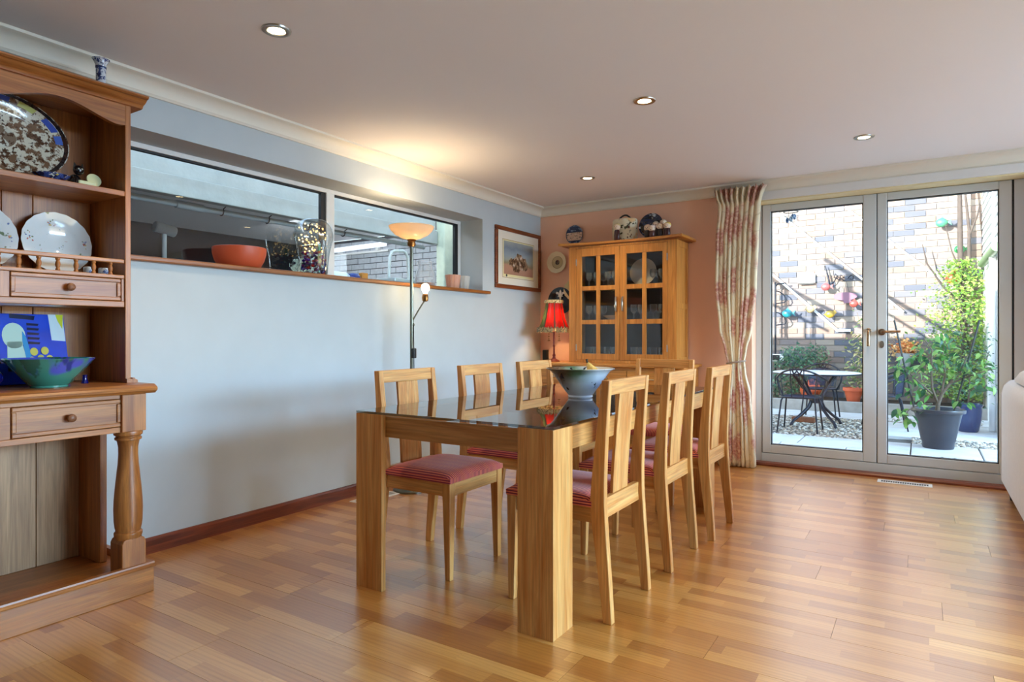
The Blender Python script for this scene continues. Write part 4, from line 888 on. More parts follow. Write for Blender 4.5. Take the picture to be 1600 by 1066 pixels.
obj('rim_band', ell(.172, .183, zp(.172) + .0006, zp(.183) + .0006), spotted('dark_rim', (30,26,30), [((60,40,34), 30, .5, 3)], .15), pt)
for q, (a0, a1, c) in enumerate(((1.95, 2.3, (62,84,170)), (2.5, 2.8, (196,200,110)), (1.62, 1.85, (80,110,190)), (2.95, 3.3, (62,84,170)))):
    obj('rim_patch', ell(.150, .170, zp(.150) + .0008, zp(.170) + .0008, 14, a0, a1), plain('rim_paint_%d' % q, c, .2), pt)
obj('centre_scene', MB().lathe([(0, .0085), (.100, .0085), (.100, .0089), (0, .0089)], 48, sy=1.34), spotted('scene_transfer', (206,206,192), [((126,108,90), 16, .47, 7), ((84,62,48), 40, .54, 6)], .15), pt)
t = thing('cat_ornament', 'small black cat ornament on a pale green box with round disc behind', 'ornament', (.20, 1.335, 1.717))
obj('box', MB().box(-.02, .025, -.025, .045, 0, .035), plain('pale_green_glaze', (206,214,170), .3), t, bevel=.006)
obj('cat', MB().sphere((-.022, -.020, .032), .026, 14, 8, (.9, 1, 1.2)).sphere((-.006, -.012, .080), .021, 14, 8).hexa([(-.012, -.031, .09), (.0, -.031, .09), (.0, -.019, .095), (-.012, -.019, .095), (-.007, -.029, .111), (-.005, -.029, .111), (-.005, -.027, .111), (-.007, -.027, .111)]).hexa([(-.012, -.005, .095), (.0, -.005, .095), (.0, .007, .09), (-.012, .007, .09), (-.007, .002, .111), (-.005, .002, .111), (-.005, .004, .111), (-.007, .004, .111)]).tube([(.0, -.03, .05), (.022, -.034, .034), (.028, -.034, .01)], [.008, .007, .008], 8), plain('black_glazed_cat', (16,16,20), .2, coat=.5), t, smooth=50)
obj('eyes', MB().sphere((.0135, -.020, .083), .0035, 8, 5).sphere((.0135, -.006, .083), .0035, 8, 5), plain('cat_eyes', (190,196,190), .3), t)
obj('disc', MB().lathe([(0, -.003), (.029, -.003), (.029, .003), (0, .003)], 24, M=Matrix.Translation((-.010, .050, .050)) @ Matrix.Rotation(R(72), 4, 'Y')), bpy.data.materials['pale_green_glaze'], t, smooth=40)
solo('patterned_dish', MB().lathe([(0, 0), (.03, 0), (.05, .018), (.060, .030), (.056, .032), (.03, .008), (0, .008)], 28, sy=1.1), spotted('blue_patterned', (50,74,140), [((206,212,206), 60, .55, 3), ((190,180,80), 50, .63, 2), ((24,34,70), 40, .5, 3)], .2), 'small blue patterned dish below the oval platter', 'dish', (.235, 1.205, 1.717), smooth=45)
floral = spotted('floral_china', (226,232,234), [((196,140,120), 22, .69, 2), ((120,140,110), 26, .67, 2), ((110,130,180), 30, .70, 2)], .12, coat=.6)
for y_, lb, r_ in ((1.290, 'white china plate with small flowers and a butterfly, right one behind the gallery rail', .1345), (1.012, 'white china plate with small flowers cut by the left picture edge', .134)):
    o = lean('plate', plate_mesh(r_, scal=.008, n=20, seg=80), floral, lb, 'plate', .052, y_, 1.487, 10, smooth=45)
    obj('gilt_rim', MB().tube([((r_*.995*(1+.008*math.cos(20*t)))*math.cos(t), (r_*.995*(1+.008*math.cos(20*t)))*math.sin(t), .0245+.05*r_) for t in [2*math.pi*i/60 for i in range(60)]], .0012, 5, closed=True), plain('gilt', (190,160,96), .3, metal=.6) if 'gilt' not in bpy.data.materials else bpy.data.materials['gilt'], o)
    fl2 = MB(); rs_ = random.Random(8)
    for cx_, cy_, n_ in ((-.085, -.02, 10), (-.03, .045, 20), (.02, .030, 16), (-.02, -.10, 9), (.055, .075, 8), (.0, .105, 6)):
        for i in range(n_):
            a_ = rs_.uniform(0, 6.28); q = rs_.uniform(0, .022); px, py = cx_*r_/.1345 + q*math.cos(a_), cy_ + q*math.sin(a_)
            rd = math.hypot(px, py)
            zz = .0083 if rd < .56*r_ else (.020 + .03*r_ + (rd/r_ - .8)/.2*(.006 + .02*r_) + .001)
            if rd > .95*r_: continue
            ico(fl2, (px, py, zz), rs_.uniform(.0028, .0055), (1, .7, .14), a_)
    stuff(obj('flower_sprays', fl2, island_mat('flower_paint', [(0, (120,130,96)), (.35, (196,120,100)), (.55, (104,120,170)), (.72, (206,180,110)), (.85, (150,110,130))], .3), o))
    obj('butterfly', MB().prism([(-.047, -.045), (-.058, -.058), (-.050, -.062), (-.044, -.047), (-.050, -.034), (-.058, -.036)], 'z', .0084, .0090), plain('butterfly_blue', (50,54,110), .3), o)
for y_, lb in ((1.342, 'small silver blue pot behind the gallery rail, left of a pair'), (1.400, 'small silver blue pot behind the gallery rail, right of a pair')):
    solo('small_pot', MB().lathe([(.018, 0), (.021, .004), (.021, .026), (.018, .030), (.016, .030), (.016, .006), (0, .006)], 20), spotted('silver_blue', (190,200,208), [((70,96,150), 60, .55, 2)], .3), lb, 'pot', (.245, y_, 1.352), smooth=45)
vz = thing('blue_white_vase', 'slim blue and white flared vase standing on top of the dresser', 'vase', (.215, 1.402, 2.136))
obj('body', MB().lathe([(0, 0), (.020, 0), (.0205, .012), (.019, .06), (.0195, .115), (.022, .135), (.028, .150), (.034, .158), (.031, .158), (.024, .145), (.017, .13), (0, .125)], 28), spotted('blue_white_china', (206,212,220), [((54,70,120), 60, .50, 3), ((30,40,80), 40, .60, 2)], .15), vz, smooth=45)
obj('rim_line', MB().lathe([(.0335, .1575), (.0345, .159), (.032, .1595), (.031, .1582)], 28).lathe([(.0203, .118), (.0213, .121), (.0212, .127), (.0205, .127)], 28), plain('cobalt_line', (44,58,100), .2), vz, smooth=45)
# square blue dish with generic flower decoration (raised enamel)
bd = lean('square_dish', MB().prism([(-.150, -.165), (.150, -.160), (.150, .165), (-.150, .160)], 'z', 0, .010), plain('cobalt_glaze', (28,74,206), .1, coat=.8, var=.15, vs=9), 'square blue dish with yellow flower and pale shapes leaning behind the green bowl', 'dish', .070, 1.165, 1.033, 12, bevel=.004)
def enamel(name, polys, c, z=.0102, h=.0012):
    m = MB()
    for p in polys: m.prism(p, 'z', z, z + h)
    obj(name, m, plain(name, c, .12, coat=.8), bd)
circ = lambda x, y_, r, n=14, sx=1, sy=1: [(x + r*sx*math.cos(2*math.pi*i/n), y_ + r*sy*math.sin(2*math.pi*i/n)) for i in range(n)]
enamel('white_band', [[(-.149, .100), (-.149, .155), (-.03, .158), (-.035, .106)]], (206,226,236)); enamel('white_band', [[(-.149, -.160), (-.149, -.108), (.03, -.104), (.03, -.160)]], (206,226,236))
enamel('yellow_patches', [[(-.148, .128), (-.148, .157), (-.085, .150), (-.12, .135)], [(-.09, -.158), (-.09, -.118), (-.06, -.120), (-.05, -.158)], [(-.01, -.158), (-.01, -.115), (.03, -.110), (.03, -.158)]], (206,214,60), .0116)
enamel('pale_vase', [circ(-.055, -.030, .055, 20, 1.0, .75), [(-.03, -.055), (-.03, -.005), (.055, .012), (.055, -.060)]], (196,226,214))
enamel('turquoise_shade', [[(-.075, .0), (-.05, .012), (.055, .030), (.055, .008), (-.03, -.002)]], (40,150,214), .0116)
enamel('dark_strokes', [[(-.148, -.04), (-.130, -.04), (-.122, .045), (-.140, .050)]] + [[(-.11 + .020*i, .018), (-.099 + .020*i, .018), (-.097 + .020*i, .058), (-.106 + .020*i, .062)] for i in range(5)] + [[(.060, -.06), (.095, -.06), (.095, .04), (.060, .04)], [(.04, .09), (.055, .09), (.055, .16), (.04, .16)]], (18,34,70), .0118)
enamel('yellow_flower', [circ(.040 + .034*math.cos(a), .058 + .034*math.sin(a), .016, 12, 1.1, .9) for a in (0.1, 1.35, 2.6, 3.85, 5.1)], (216,206,96), .0125)
enamel('flower_centre', [circ(.040, .058, .012), circ(.052, -.045, .011), circ(.052, -.020, .011), circ(.052, .005, .011)], (196,196,110), .014)
gb = spotted('green_drip_glaze', (62,140,124), [((78,92,196), 6, .53, 2), ((50,104,90), 12, .58, 3), ((38,60,140), 11, .63, 2)], .12, coat=.6, vscale=(1, 1, .5))
solo('green_bowl', MB().lathe([(0, .004), (.058, .0), (.064, .0), (.064, .007), (.072, .012), (.104, .050), (.134, .086), (.153, .110), (.156, .113), (.153, .115), (.130, .088), (.098, .052), (.06, .020), (0, .014)], 56), gb, 'wide green glazed bowl with blue drips on the dresser worktop', 'bowl', (.285, 1.178, .8845), smooth=45)
t = thing('cobalt_ornament', 'dark cobalt glass ornament left of the green bowl on the dresser', 'ornament', (.20, .985, .8845))
cobalt = plain('cobalt_glass', (14,18,96), .08, coat=.8)
obj('body', MB().sphere((0, 0, .042), .062, 20, 12, (1, 1.1, .66)), cobalt, t, smooth=50)
obj('neck', MB().tube([(0, .03, .07), (0, .05, .10), (0, .04, .13), (0, .015, .125)], [.014, .010, .009, .006], 10), cobalt, t, smooth=50)
solo('glass_pot', MB().lathe([(.014, 0), (.010, .012), (.008, .03), (.010, .036), (0, .038)], 14), cobalt, 'tiny cobalt glass stand right of the green bowl', 'ornament', (.20, 1.345, .8845), smooth=45)
# ================================================================ COURTYARD
GZ = -.06
patio = struct('patio', MB().box(-.30, 8, 5.95, 12.2, -.25, -.105), plain('patio_bed', (92,86,78), .95, var=.15, vs=12), 'paved and gravelled courtyard ground')
M_SLAB = plain('grey_paving', (200,198,194), .85, var=.10, vs=5, bump=(60, .3, .003))
def slab(x0, x1, y0, y1):
    obj('paving_slab', MB().box(x0 + .006, x1 - .006, y0 + .006, y1 - .006, -.106, GZ + rnd.uniform(-.003, .002)), M_SLAB, patio, bevel=.006, seg=1)
def row(xs, y0, y1):
    for a, b in zip(xs, xs[1:]): slab(a, b, y0, y1)
row([.3, 1.1, 1.95, 2.75, 3.15, 4.0, 4.9], 6.12, 6.95)
row([.3, .9, 1.95, 2.58, 3.14], 6.95, 7.45); row([.3, 1.25, 2.1, 2.75, 3.14], 7.45, 8.08)
row([3.14, 3.72, 4.6], 7.29, 8.07); row([2.80, 3.5, 4.6], 8.58, 9.25); row([2.80, 3.25, 4.2], 9.25, 9.9)
row([.4, 1.3, 2.1, 2.9, 3.6, 4.2], 10.0, 10.38); row([.5, 1.2, 1.9, 2.75, 3.4, 4.2], 10.38, 10.78)
PEB = island_mat('pebbles', [(0, (196,186,168)), (.2, (150,140,126)), (.4, (216,208,194)), (.55, (120,112,104)), (.7, (180,160,136)), (.88, (96,92,90))], .9)
gm = MB(); rr = random.Random(11)
def scatter(x0, x1, y0, y1, n, dens=None):
    for i in range(n):
        x, y_ = rr.uniform(x0, x1), rr.uniform(y0, y1); r_ = rr.uniform(.010, .024)
        ico(gm, (x, y_, GZ - .008 + r_ * .2), r_, (1, rr.uniform(.6, 1), .55), rr.uniform(0, 6.28))
scatter(.5, 2.80, 8.05, 10.0, 4200); scatter(3.15, 4.2, 6.96, 7.28, 620); scatter(3.15, 4.2, 8.07, 8.57, 800); scatter(2.78, 3.9, 9.9, 10.4, 700)
solo('gravel', gm, PEB, 'loose gravel under the garden table and between the paving strips', 'gravel', kind='stuff')
solo('gravel_bed', MB().box(.4, 2.79, 8.09, 9.99, -.106, -.072).box(3.146, 4.3, 6.96, 7.285, -.106, -.072).box(3.146, 4.3, 8.075, 8.575, -.106, -.072).box(2.78, 4.2, 9.905, 10.38, -.106, -.072), plain('gravel_base', (150,140,124), .95, var=.3, vs=60), 'pale sandy ground below the gravel', 'ground', kind='structure')
# ---------------------------------------------------------------- brick wall of the courtyard
YW = 11.6
gw = solo('garden_wall', MB().box(-.3, 6.4, YW + .014, YW + .25, -.2, 4.6), plain('pale_mortar', (128,126,126), .9), 'tall sunlit buff brick wall at the back of the courtyard', 'brick wall', kind='structure')
BR = island_mat('buff_brick', [(0, (128,112,104)), (.2, (116,106,104)), (.34, (136,124,114)), (.5, (100,100,108)), (.62, (124,106,96)), (.75, (84,88,100)), (.86, (138,128,118))], .85)
k_ = BR.node_tree
bl_, bh = .268, .0835; me = MB().box(0, bl_, 0, .04, 0, bh).mesh('brick', BR)
rest = MB(); cnt = 0; z = -.10; c_ = 0
while z < 4.5:
    x = -.3 - (.139 if c_ % 2 else 0) - rnd.uniform(0, .03)
    while x < 6.3:
        vis = (1.02 < x < 2.45 or 2.72 < x < 3.72) and .98 < z < 3.25
        j = rnd.uniform(-.004, .003)
        if vis and cnt < 290: link('brick', me, gw, (x, YW + j, z)); cnt += 1
        else: rest.box(x, x + bl_, YW + j, YW + .03, z, z + bh)
        x += bl_ + .0095
    z += bh + .0105; c_ += 1
stuff(obj('brick_courses', rest, BR, gw))
# white stair handrails fixed to the wall, wall vent
M_RAIL = plain('white_rail_paint', (226,228,228), .5)
t = thing('stair_handrail', 'thin white upper handrail running diagonally down the brick wall', 'handrail', (2.3, YW - .06, 2.2))
obj('rail', MB().tube([(.9, YW - .07, 3.43), (2.72, YW - .07, 1.714), (3.0, YW - .07, 1.45)], .016, 8), M_RAIL, t, smooth=50, world=True)
for x in (1.3, 2.0, 2.6): obj('bracket', MB().tube([(x, YW - .07, 3.2 - (x - 1.143) * .9405), (x, YW + .01, 3.17 - (x - 1.143) * .9405)], .006, 6), M_RAIL, t, world=True)
t = thing('stair_stringer', 'flat white stair edge strip ending in a short level piece on the brick wall', 'trim', (1.7, YW - .05, 1.6))
obj('strip', MB().hexa([(.7, YW - .06, 2.49), (2.077, YW - .06, 1.155), (2.077, YW - .006, 1.155), (.7, YW - .006, 2.49), (.7, YW - .06, 2.535), (2.09, YW - .06, 1.195), (2.09, YW - .006, 1.195), (.7, YW - .006, 2.535)]).box(2.077, 2.275, YW - .06, YW - .006, 1.150, 1.192), M_RAIL, t, world=True)
t = thing('far_handrail', 'thin white handrail running diagonally across the brick wall behind the right door', 'handrail', (3.2, YW - .06, 2.3))
obj('rail', MB().tube([(2.2, YW - .07, 3.14), (3.552, YW - .07, 1.849), (3.75, YW - .07, 1.66)], .014, 8), M_RAIL, t, smooth=50, world=True)
for x in (2.6, 3.3): obj('bracket', MB().tube([(x, YW - .07, 2.591 - (x - 2.775) * .955), (x, YW + .01, 2.56 - (x - 2.775) * .955)], .006, 6), M_RAIL, t, world=True)
t = thing('wall_letterbox', 'white box with a dark slot fixed to the brick wall', 'box', (1.64, YW - .03, 1.98))
obj('box', MB().box(1.50, 1.76, YW - .05, YW - .005, 1.955, 2.10), M_RAIL, t, bevel=.006, world=True)
obj('slot', MB().box(1.52, 1.74, YW - .056, YW - .050, 1.930, 1.954), M_BLACK, t, world=True)
# railing of the roof terrace above the room, whose shadow falls on the brick wall
t = thing('roof_railing', 'dark sloping metal railing on the roof edge, shadowing the brick wall', 'railing', (-.5, 6.05, 2.6), kind='structure')
tt = YW - 6.05; off = (-tt * .5, tt * .28)
def up(x, z): return (x + off[0], 6.05, z + off[1])
rr_ = MB().tube([up(.75, 2.24), up(2.42, 1.23)], .032, 8).tube([up(1.9, 2.33), up(3.36, 1.29), up(3.9, .90)], .032, 8).tube([up(.9, 1.72), up(1.95, 1.16)], .022, 8).tube([up(2.25, 1.83), up(3.3, 1.05)], .020, 8)
obj('sloping_rails', rr_, M_BLKMETAL, t, world=True, smooth=50)
for x, z1, w in ((1.305, 1.90, .022), (1.727, 1.66, .022), (2.252, 2.08, .045), (1.60, 1.33, .012)):
    a = up(x, z1); obj('baluster', MB().box(a[0] - w, a[0] + w, 6.03, 6.07, 2.6, a[2]), M_BLKMETAL, t, world=True)
# ---------------------------------------------------------------- iron trellis with lamp box, ornaments
t = thing('iron_trellis', 'black wrought iron upright with scrolls at the left edge of the glass door', 'trellis', (1.17, 11.45, -.06))
obj('upright', MB().tube([(1.165, 11.45, -.06), (1.165, 11.45, 1.98)], .016, 8), M_BLKMETAL, t, smooth=50, world=True)
for z0 in (1.62, 1.26): obj('scroll', MB().tube([(1.165, 11.45, z0 + .22), (1.23, 11.45, z0 + .20), (1.31, 11.45, z0 + .13), (1.335, 11.45, z0 + .06), (1.31, 11.45, z0 + .02), (1.165, 11.45, z0)], .010, 6), M_BLKMETAL, t, smooth=50, world=True)
obj('top_arm', MB().tube([(1.165, 11.45, 1.90), (1.20, 11.45, 1.95), (1.33, 11.45, 1.96)], .012, 6), M_BLKMETAL, t, smooth=50, world=True)
obj('lamp_box', MB().box(1.08, 1.30, 11.41, 11.47, .66, .78), M_RAIL, t, bevel=.008, world=True); obj('lamp_lens', MB().box(1.10, 1.24, 11.402, 11.41, .675, .765), M_BLACK, t, world=True)
def orn(label, x, z, r, c, kind='fish', y=11.44):
    t = thing('wall_ornament', label, 'ornament', (x, y, z), group='coloured ornaments on the brick wall')
    m = plain('ornament_paint_%d' % len(bpy.data.materials), tuple(int(q * .68) for q in c), .35, coat=.3, var=.15, vs=20)
    obj('body', MB().sphere((0, 0, 0), r, 16, 10, (1.15, .7, 1)), m, t, smooth=60)
    if kind == 'fish':
        obj('tail', MB().prism([(r*.9, 0), (r*1.9, r*.8), (r*1.6, 0), (r*1.9, -r*.7)], 'y', -.008, .008), m, t)
        obj('fin', MB().prism([(-r*.4, r*.8), (r*.2, r*1.5), (r*.6, r*.7)], 'y', -.006, .006), m, t)
    else:
        obj('wing', MB().prism([(-r*.2, r*.2), (r*1.2, r*1.1), (r*1.7, r*.4), (r*.8, -r*.4)], 'y', -.02, .02), m, t)
        obj('beak', MB().tube([(-r*1.05, 0, 0), (-r*1.6, 0, -r*.15)], [r*.25, .002], 6), m, t)
    obj('mount', MB().tube([(0, r*.4, 0), (0, 11.62 - y, 0)], .006, 6), M_BLKMETAL, t)
orn('pink and yellow fish ornament on the brick wall below the scroll', 1.93, 1.87, .060, (224,110,110))
orn('turquoise round fish ornament at the left of the brick wall', 1.35, 1.455, .068, (40,170,186))
orn('cream bird ornament on the brick wall', 1.70, 1.52, .062, (226,200,150), 'bird')
orn('yellow bird ornament on the brick wall', 1.99, 1.43, .060, (226,186,60), 'bird')
orn('coral red fish ornament beside the meeting stile of the doors', 2.33, 1.59, .055, (224,96,86))
orn('turquoise and green fish ornament high on the brick wall behind the right door', 3.48, 2.76, .068, (90,190,150))
orn('bright green fish ornament beside the bare trunk', 3.70, 2.35, .062, (60,190,110))
orn('orange red fish ornament above the ivy', 3.62, 1.93, .085, (236,96,44))
t = thing('flat_fish_plaque', 'dull purple flat fish plaque hanging on the brick wall', 'plaque', (2.20, 11.53, 1.715))
obj('body', MB().prism([(.17*math.cos(i*math.pi/10), .065*math.sin(i*math.pi/10)) for i in range(20)], 'y', -.01, .01), plain('plum_paint', (120,84,104), .6), t)
obj('tail', MB().prism([(.05, -.04), (.12, -.10), (-.02, -.11), (-.03, -.05)], 'y', -.009, .009), bpy.data.materials['plum_paint'], t)
obj('hanger', MB().tube([(-.06, .0, .05), (0, .06, .30), (.06, 0, .05)], .004, 5), M_BLKMETAL, t)
t = thing('metal_scroll_bird', 'black wire bird with a curled tail on the brick wall', 'ornament', (2.12, 11.52, 2.0))
obj('outline', MB().tube([(-.16, 0, -.09), (-.09, 0, -.07), (-.03, 0, .05), (-.06, 0, .08), (-.08, 0, .03), (0, 0, -.02), (.06, 0, .02), (.02, 0, .06), (.0, 0, .0), (.07, 0, -.03)], .009, 6).tube([(.12, 0, .0), (.16, 0, .05), (.20, 0, .03), (.19, 0, -.02), (.14, 0, -.01)], .009, 6), M_BLKMETAL, t, smooth=60)
obj('long_tail', MB().tube([(-.14, 0, -.08), (-.17, 0, .06), (-.21, 0, .22)], [.014, .016, .006], 6), M_BLKMETAL, t, smooth=60)
obj('mount', MB().tube([(-.02, 0, .03), (-.02, .09, .03)], .006, 6).tube([(.16, 0, .05), (.16, .09, .05)], .006, 6), M_BLKMETAL, t)
t = thing('glass_wind_chime', 'cluster of clear and blue glass drops hanging outside the left door', 'wind chime', (2.275, 6.02, 2.37))
obj('ring', MB().tube([(.06*math.cos(i*.5236), .06*math.sin(i*.5236), -.205) for i in range(12)], .004, 6, closed=True), M_BLKMETAL, t)
obj('cord', MB().tube([(0, 0, -.001), (0, 0, -.14), (.06, 0, -.205)], .002, 5).tube([(0, 0, -.14), (-.06, 0, -.205)], .002, 5), M_BLKMETAL, t)
for i in range(14):
    a = i * .45; q = .06 if i % 2 else .03
    obj('glass_drop', MB().sphere((q*math.cos(a), q*math.sin(a), -.250 - .014*(i % 3)), .019, 10, 6, (.8, .8, 1.3)).tube([(q*math.cos(a), q*math.sin(a), -.205), (q*math.cos(a), q*math.sin(a), -.225)], .001, 4), plain('chime_blue', (60,100,140), .1) if i == 0 else (bpy.data.materials['chime_blue'] if i % 4 == 0 else M_CRYSTAL), t, smooth=60)
# ---------------------------------------------------------------- outbuilding at the right
ob = solo('outbuilding', MB().box(3.985, 6.2, 8.9, 11.58, -.2, 2.02).box(4.0, 6.2, 8.9, 11.58, 2.02, 4.3), plain('white_render', (226,228,230), .8), 'white outbuilding with pale weatherboard gable beside the courtyard', 'building', kind='structure')
M_BOARD = plain('pale_weatherboard', (202,208,212), .7, var=.04)
z = 2.16
while z < 4.2:
    for a, b in ((8.9, 9.735), (9.745, 11.57)):
        obj('weatherboard', MB().prism([(3.966, z), (3.9995, z), (3.9995, z + .124), (3.985, z + .124)], 'y', a, b), M_BOARD, ob)
    z += .118
obj('corner_strip', MB().box(3.955, 3.9995, 9.733, 9.747, 2.15, 4.3), M_RAIL, ob)
obj('gutter', MB().tube([(3.93, 8.85, 2.07), (3.93, 10.9, 2.07)], .05, 10), plain('green_gutter', (108,132,98), .5), ob, smooth=50)
obj('downpipe', MB().tube([(3.945, 9.55, 2.03), (3.945, 9.55, -.05)], .035, 12), M_RAIL, ob, smooth=50)
# ---------------------------------------------------------------- garden furniture
t = thing('garden_table', 'round pale topped garden table with curved black legs', 'table', (2.08, 9.12, GZ))
obj('top', MB().lathe([(0, .655), (.515, .655), (.52, .662), (.52, .672), (.51, .678), (0, .679)], 40), plain('pale_table_top', (204,206,204), .35, var=.06), t, smooth=40)
obj('rim', MB().tube([(.522*math.cos(i*.1571), .522*math.sin(i*.1571), .664) for i in range(40)], .010, 6, closed=True), M_BLKMETAL, t, smooth=60)
for i in range(4):
    a = R(45 + 90 * i); pr = [(.33, .65), (.20, .52), (.10, .38), (.07, .32), (.12, .22), (.24, .12), (.33, .06), (.37, .0)]
    obj('leg', MB().tube([(q*math.cos(a), q*math.sin(a), z) for q, z in pr], .019, 8), M_BLKMETAL, t, smooth=60)
obj('hub', MB().lathe([(.085, .28), (.09, .33), (.085, .38), (.0, .38)], 16), M_BLKMETAL, t, smooth=50)
def mesh_mat():
    k = N('perforated_metal'); v = k.coord(scale=(70, 70, 70)); vo = k.n('TexVoronoi'); vo.inputs['Randomness'].default_value = 0; vo.inputs['Scale'].default_value = 1; k.l(v, vo.inputs[0])
    k.set(lin((44,52,72)), .5, metal=.4); tr = k.n('BsdfTransparent'); m = k.n('MixShader'); k.l(k.math('LESS_THAN', vo.outputs['Distance'], .33), m.inputs[0]); k.l(k.b.outputs[0], m.inputs[1]); k.l(tr.outputs[0], m.inputs[2]); k.l(m.outputs[0], k.out.inputs[0]); return k.m
M_MESH = mesh_mat()
def garden_chair(label, loc, rz):      # local +y is the front
    c = thing('garden_chair', label, 'chair', loc, rz, 'black metal garden chairs')
    obj('seat', MB().lathe([(0, .398), (.20, .400), (.225, .410), (.225, .416), (.20, .408), (0, .405)], 28, sy=.95), M_MESH, c, smooth=50)
    obj('seat_ring', MB().tube([(.226*math.cos(i*.2094), .215*math.sin(i*.2094), .412) for i in range(30)], .009, 6, closed=True), M_BLKMETAL, c, smooth=60)
    for x, y_, dx, dy in ((-.17, .15, -.05, .09), (.17, .15, .05, .09), (-.17, -.14, -.05, -.10), (.17, -.14, .05, -.10)):
        obj('leg', MB().tube([(x, y_, .41), (x + dx*.3, y_ + dy*.3, .37), (x + dx, y_ + dy, .0)], .010, 8), M_BLKMETAL, c, smooth=60)
    hp = []
    for i in range(25):
        u = math.pi * i / 24; x = -.285 * math.cos(u); s = math.sin(u)
        hp.append((x, .16 - .40 * s, .60 + .15 * s ** 1.5))
    obj('back_hoop', MB().tube([(-.215, .10, .41), (-.27, .18, .52)] + hp + [(.27, .18, .52), (.215, .10, .41)], .011, 8), M_BLKMETAL, c, smooth=60)
    hp2 = [(x*.90, y_*.93 - .01, z - .055) for x, y_, z in hp[3:-3]]
    obj('inner_hoop', MB().tube(hp2, .007, 6), M_BLKMETAL, c, smooth=60)
    for i in range(2, 23, 2 if False else 4):
        x, y_, z = hp[i]
        a = math.atan2(y_ + .0, x); obj('back_bar', MB().tube([(x, y_, z), (x*.86, y_*.85, .412 if abs(x) > .0 else .412)], .006, 6), M_BLKMETAL, c, smooth=60)
    vs = MB(); cols = [hp2[i] for i in range(3, len(hp2) - 3)]
    lo = [(x*.86, y_*.88, .44) for x, y_, z in cols]
    vs.add(cols + lo, [(i, i + 1, len(cols) + i + 1, len(cols) + i) for i in range(len(cols) - 1)])
    if rz: obj('mesh_back', vs, M_MESH, c)
    obj('rosette', MB().tube([(-.05, -.235, .735), (-.035, -.24, .70), (-.01, -.245, .715), (0, -.25, .745), (.01, -.245, .715), (.035, -.24, .70), (.05, -.235, .735)], .010, 6).tube([(-.03, -.24, .69), (0, -.245, .665), (.03, -.24, .69)], .008, 6).sphere((-.075, -.235, .745), .018, 8, 6).sphere((.075, -.235, .745), .018, 8, 6).sphere((0, -.245, .675), .015, 8, 6), M_BLKMETAL, c, smooth=60)
    return c
garden_chair('black metal garden chair in front of the table with its scrolled back to the doors', (1.995, 8.42, GZ), 0)
garden_chair('black metal garden chair behind the round table facing the house', (2.04, 9.88, GZ), R(180))
garden_chair('black metal garden chair right of the table, partly behind the door stile', (2.84, 9.20, GZ), R(95))
solo('paving_brick', MB().box(-.14, .14, -.05, .05, 0, .065), plain('old_red_brick', (120,70,44), .9, var=.2, vs=20), 'single old brick lying under the garden table', 'brick', (1.91, 9.28, GZ + .002), (0, 0, R(-6)), bevel=.006)
# ---------------------------------------------------------------- planting bed, pots, plants
kb = solo('bed_edge', MB().box(.5, 4.0, 10.78, 10.86, -.12, .10), plain('stone_kerb', (150,146,138), .9, var=.15, vs=10), 'low grey stone kerb of the planting bed', 'edging', kind='structure', bevel=.01)
solo('bed_soil', MB().box(.5, 4.0, 10.86, 11.58, -.12, .085), M_SOIL, 'soil of the raised planting bed', 'soil', kind='structure')
def leaf_mesh(name, L, Wd, m, fold=.25):
    xs_ = [0, .25, .55, .82, 1.0]; ws = [.02, .8, 1.0, .6, .02]; vs = []; fs = []
    for x, w in zip(xs_, ws):
        dz = -.35 * x * x * L
        vs += [(x*L, -w*Wd/2, dz + fold*w*Wd/2), (x*L, 0, dz), (x*L, w*Wd/2, dz + fold*w*Wd/2)]
    for i in range(4):
        a = i * 3; fs += [(a, a+1, a+4, a+3), (a+1, a+2, a+5, a+4)]
    me = bpy.data.meshes.new(name); me.from_pydata(vs, [], fs); me.materials.append(m); me.polygons.foreach_set('use_smooth', [True]*len(fs)); return me
GREEN = island_mat('fresh_leaves', [(0, (70,120,60)), (.2, (96,150,70)), (.4, (56,104,66)), (.55, (128,172,84)), (.7, (48,92,60)), (.86, (150,186,104))], .45, trans=True)
GREEN2 = island_mat('ivy_leaves', [(0, (128,164,70)), (.25, (160,188,90)), (.45, (96,140,60)), (.65, (186,204,120)), (.85, (110,150,84))], .5, trans=True)
GREEN3 = island_mat('blue_green_leaves', [(0, (70,112,90)), (.3, (92,140,104)), (.55, (54,92,76)), (.75, (126,160,120))], .5, trans=True)
BARK = plain('grey_bark', (104,92,78), .9, var=.2, vs=30)
def leaves_stuff(name, pts, L, Wd, m, parent, rg, world=True):
    vs = []; fs = []
    for p in pts:
        e = Euler((rg.uniform(-1, 1), rg.uniform(-.9, .9), rg.uniform(0, 6.28))).to_matrix(); s = rg.uniform(.7, 1.25); b = len(vs)
        for q in ((0,0,0), (.5*L*s, -Wd*s/2, .1*L*s), (L*s, 0, -.05*L*s), (.5*L*s, Wd*s/2, .1*L*s)): v = e @ Vector(q); vs.append((p[0] + v.x, p[1] + v.y, p[2] + v.z))
        fs += [(b, b+1, b+2), (b, b+2, b+3)]
    if world: d = parent.location; vs = [(x - d.x, y_ - d.y, z - d.z) for x, y_, z in vs]
    me = bpy.data.meshes.new(name); me.from_pydata(vs, [], fs); me.materials.append(m); o = link(name, me, parent); return stuff(o)
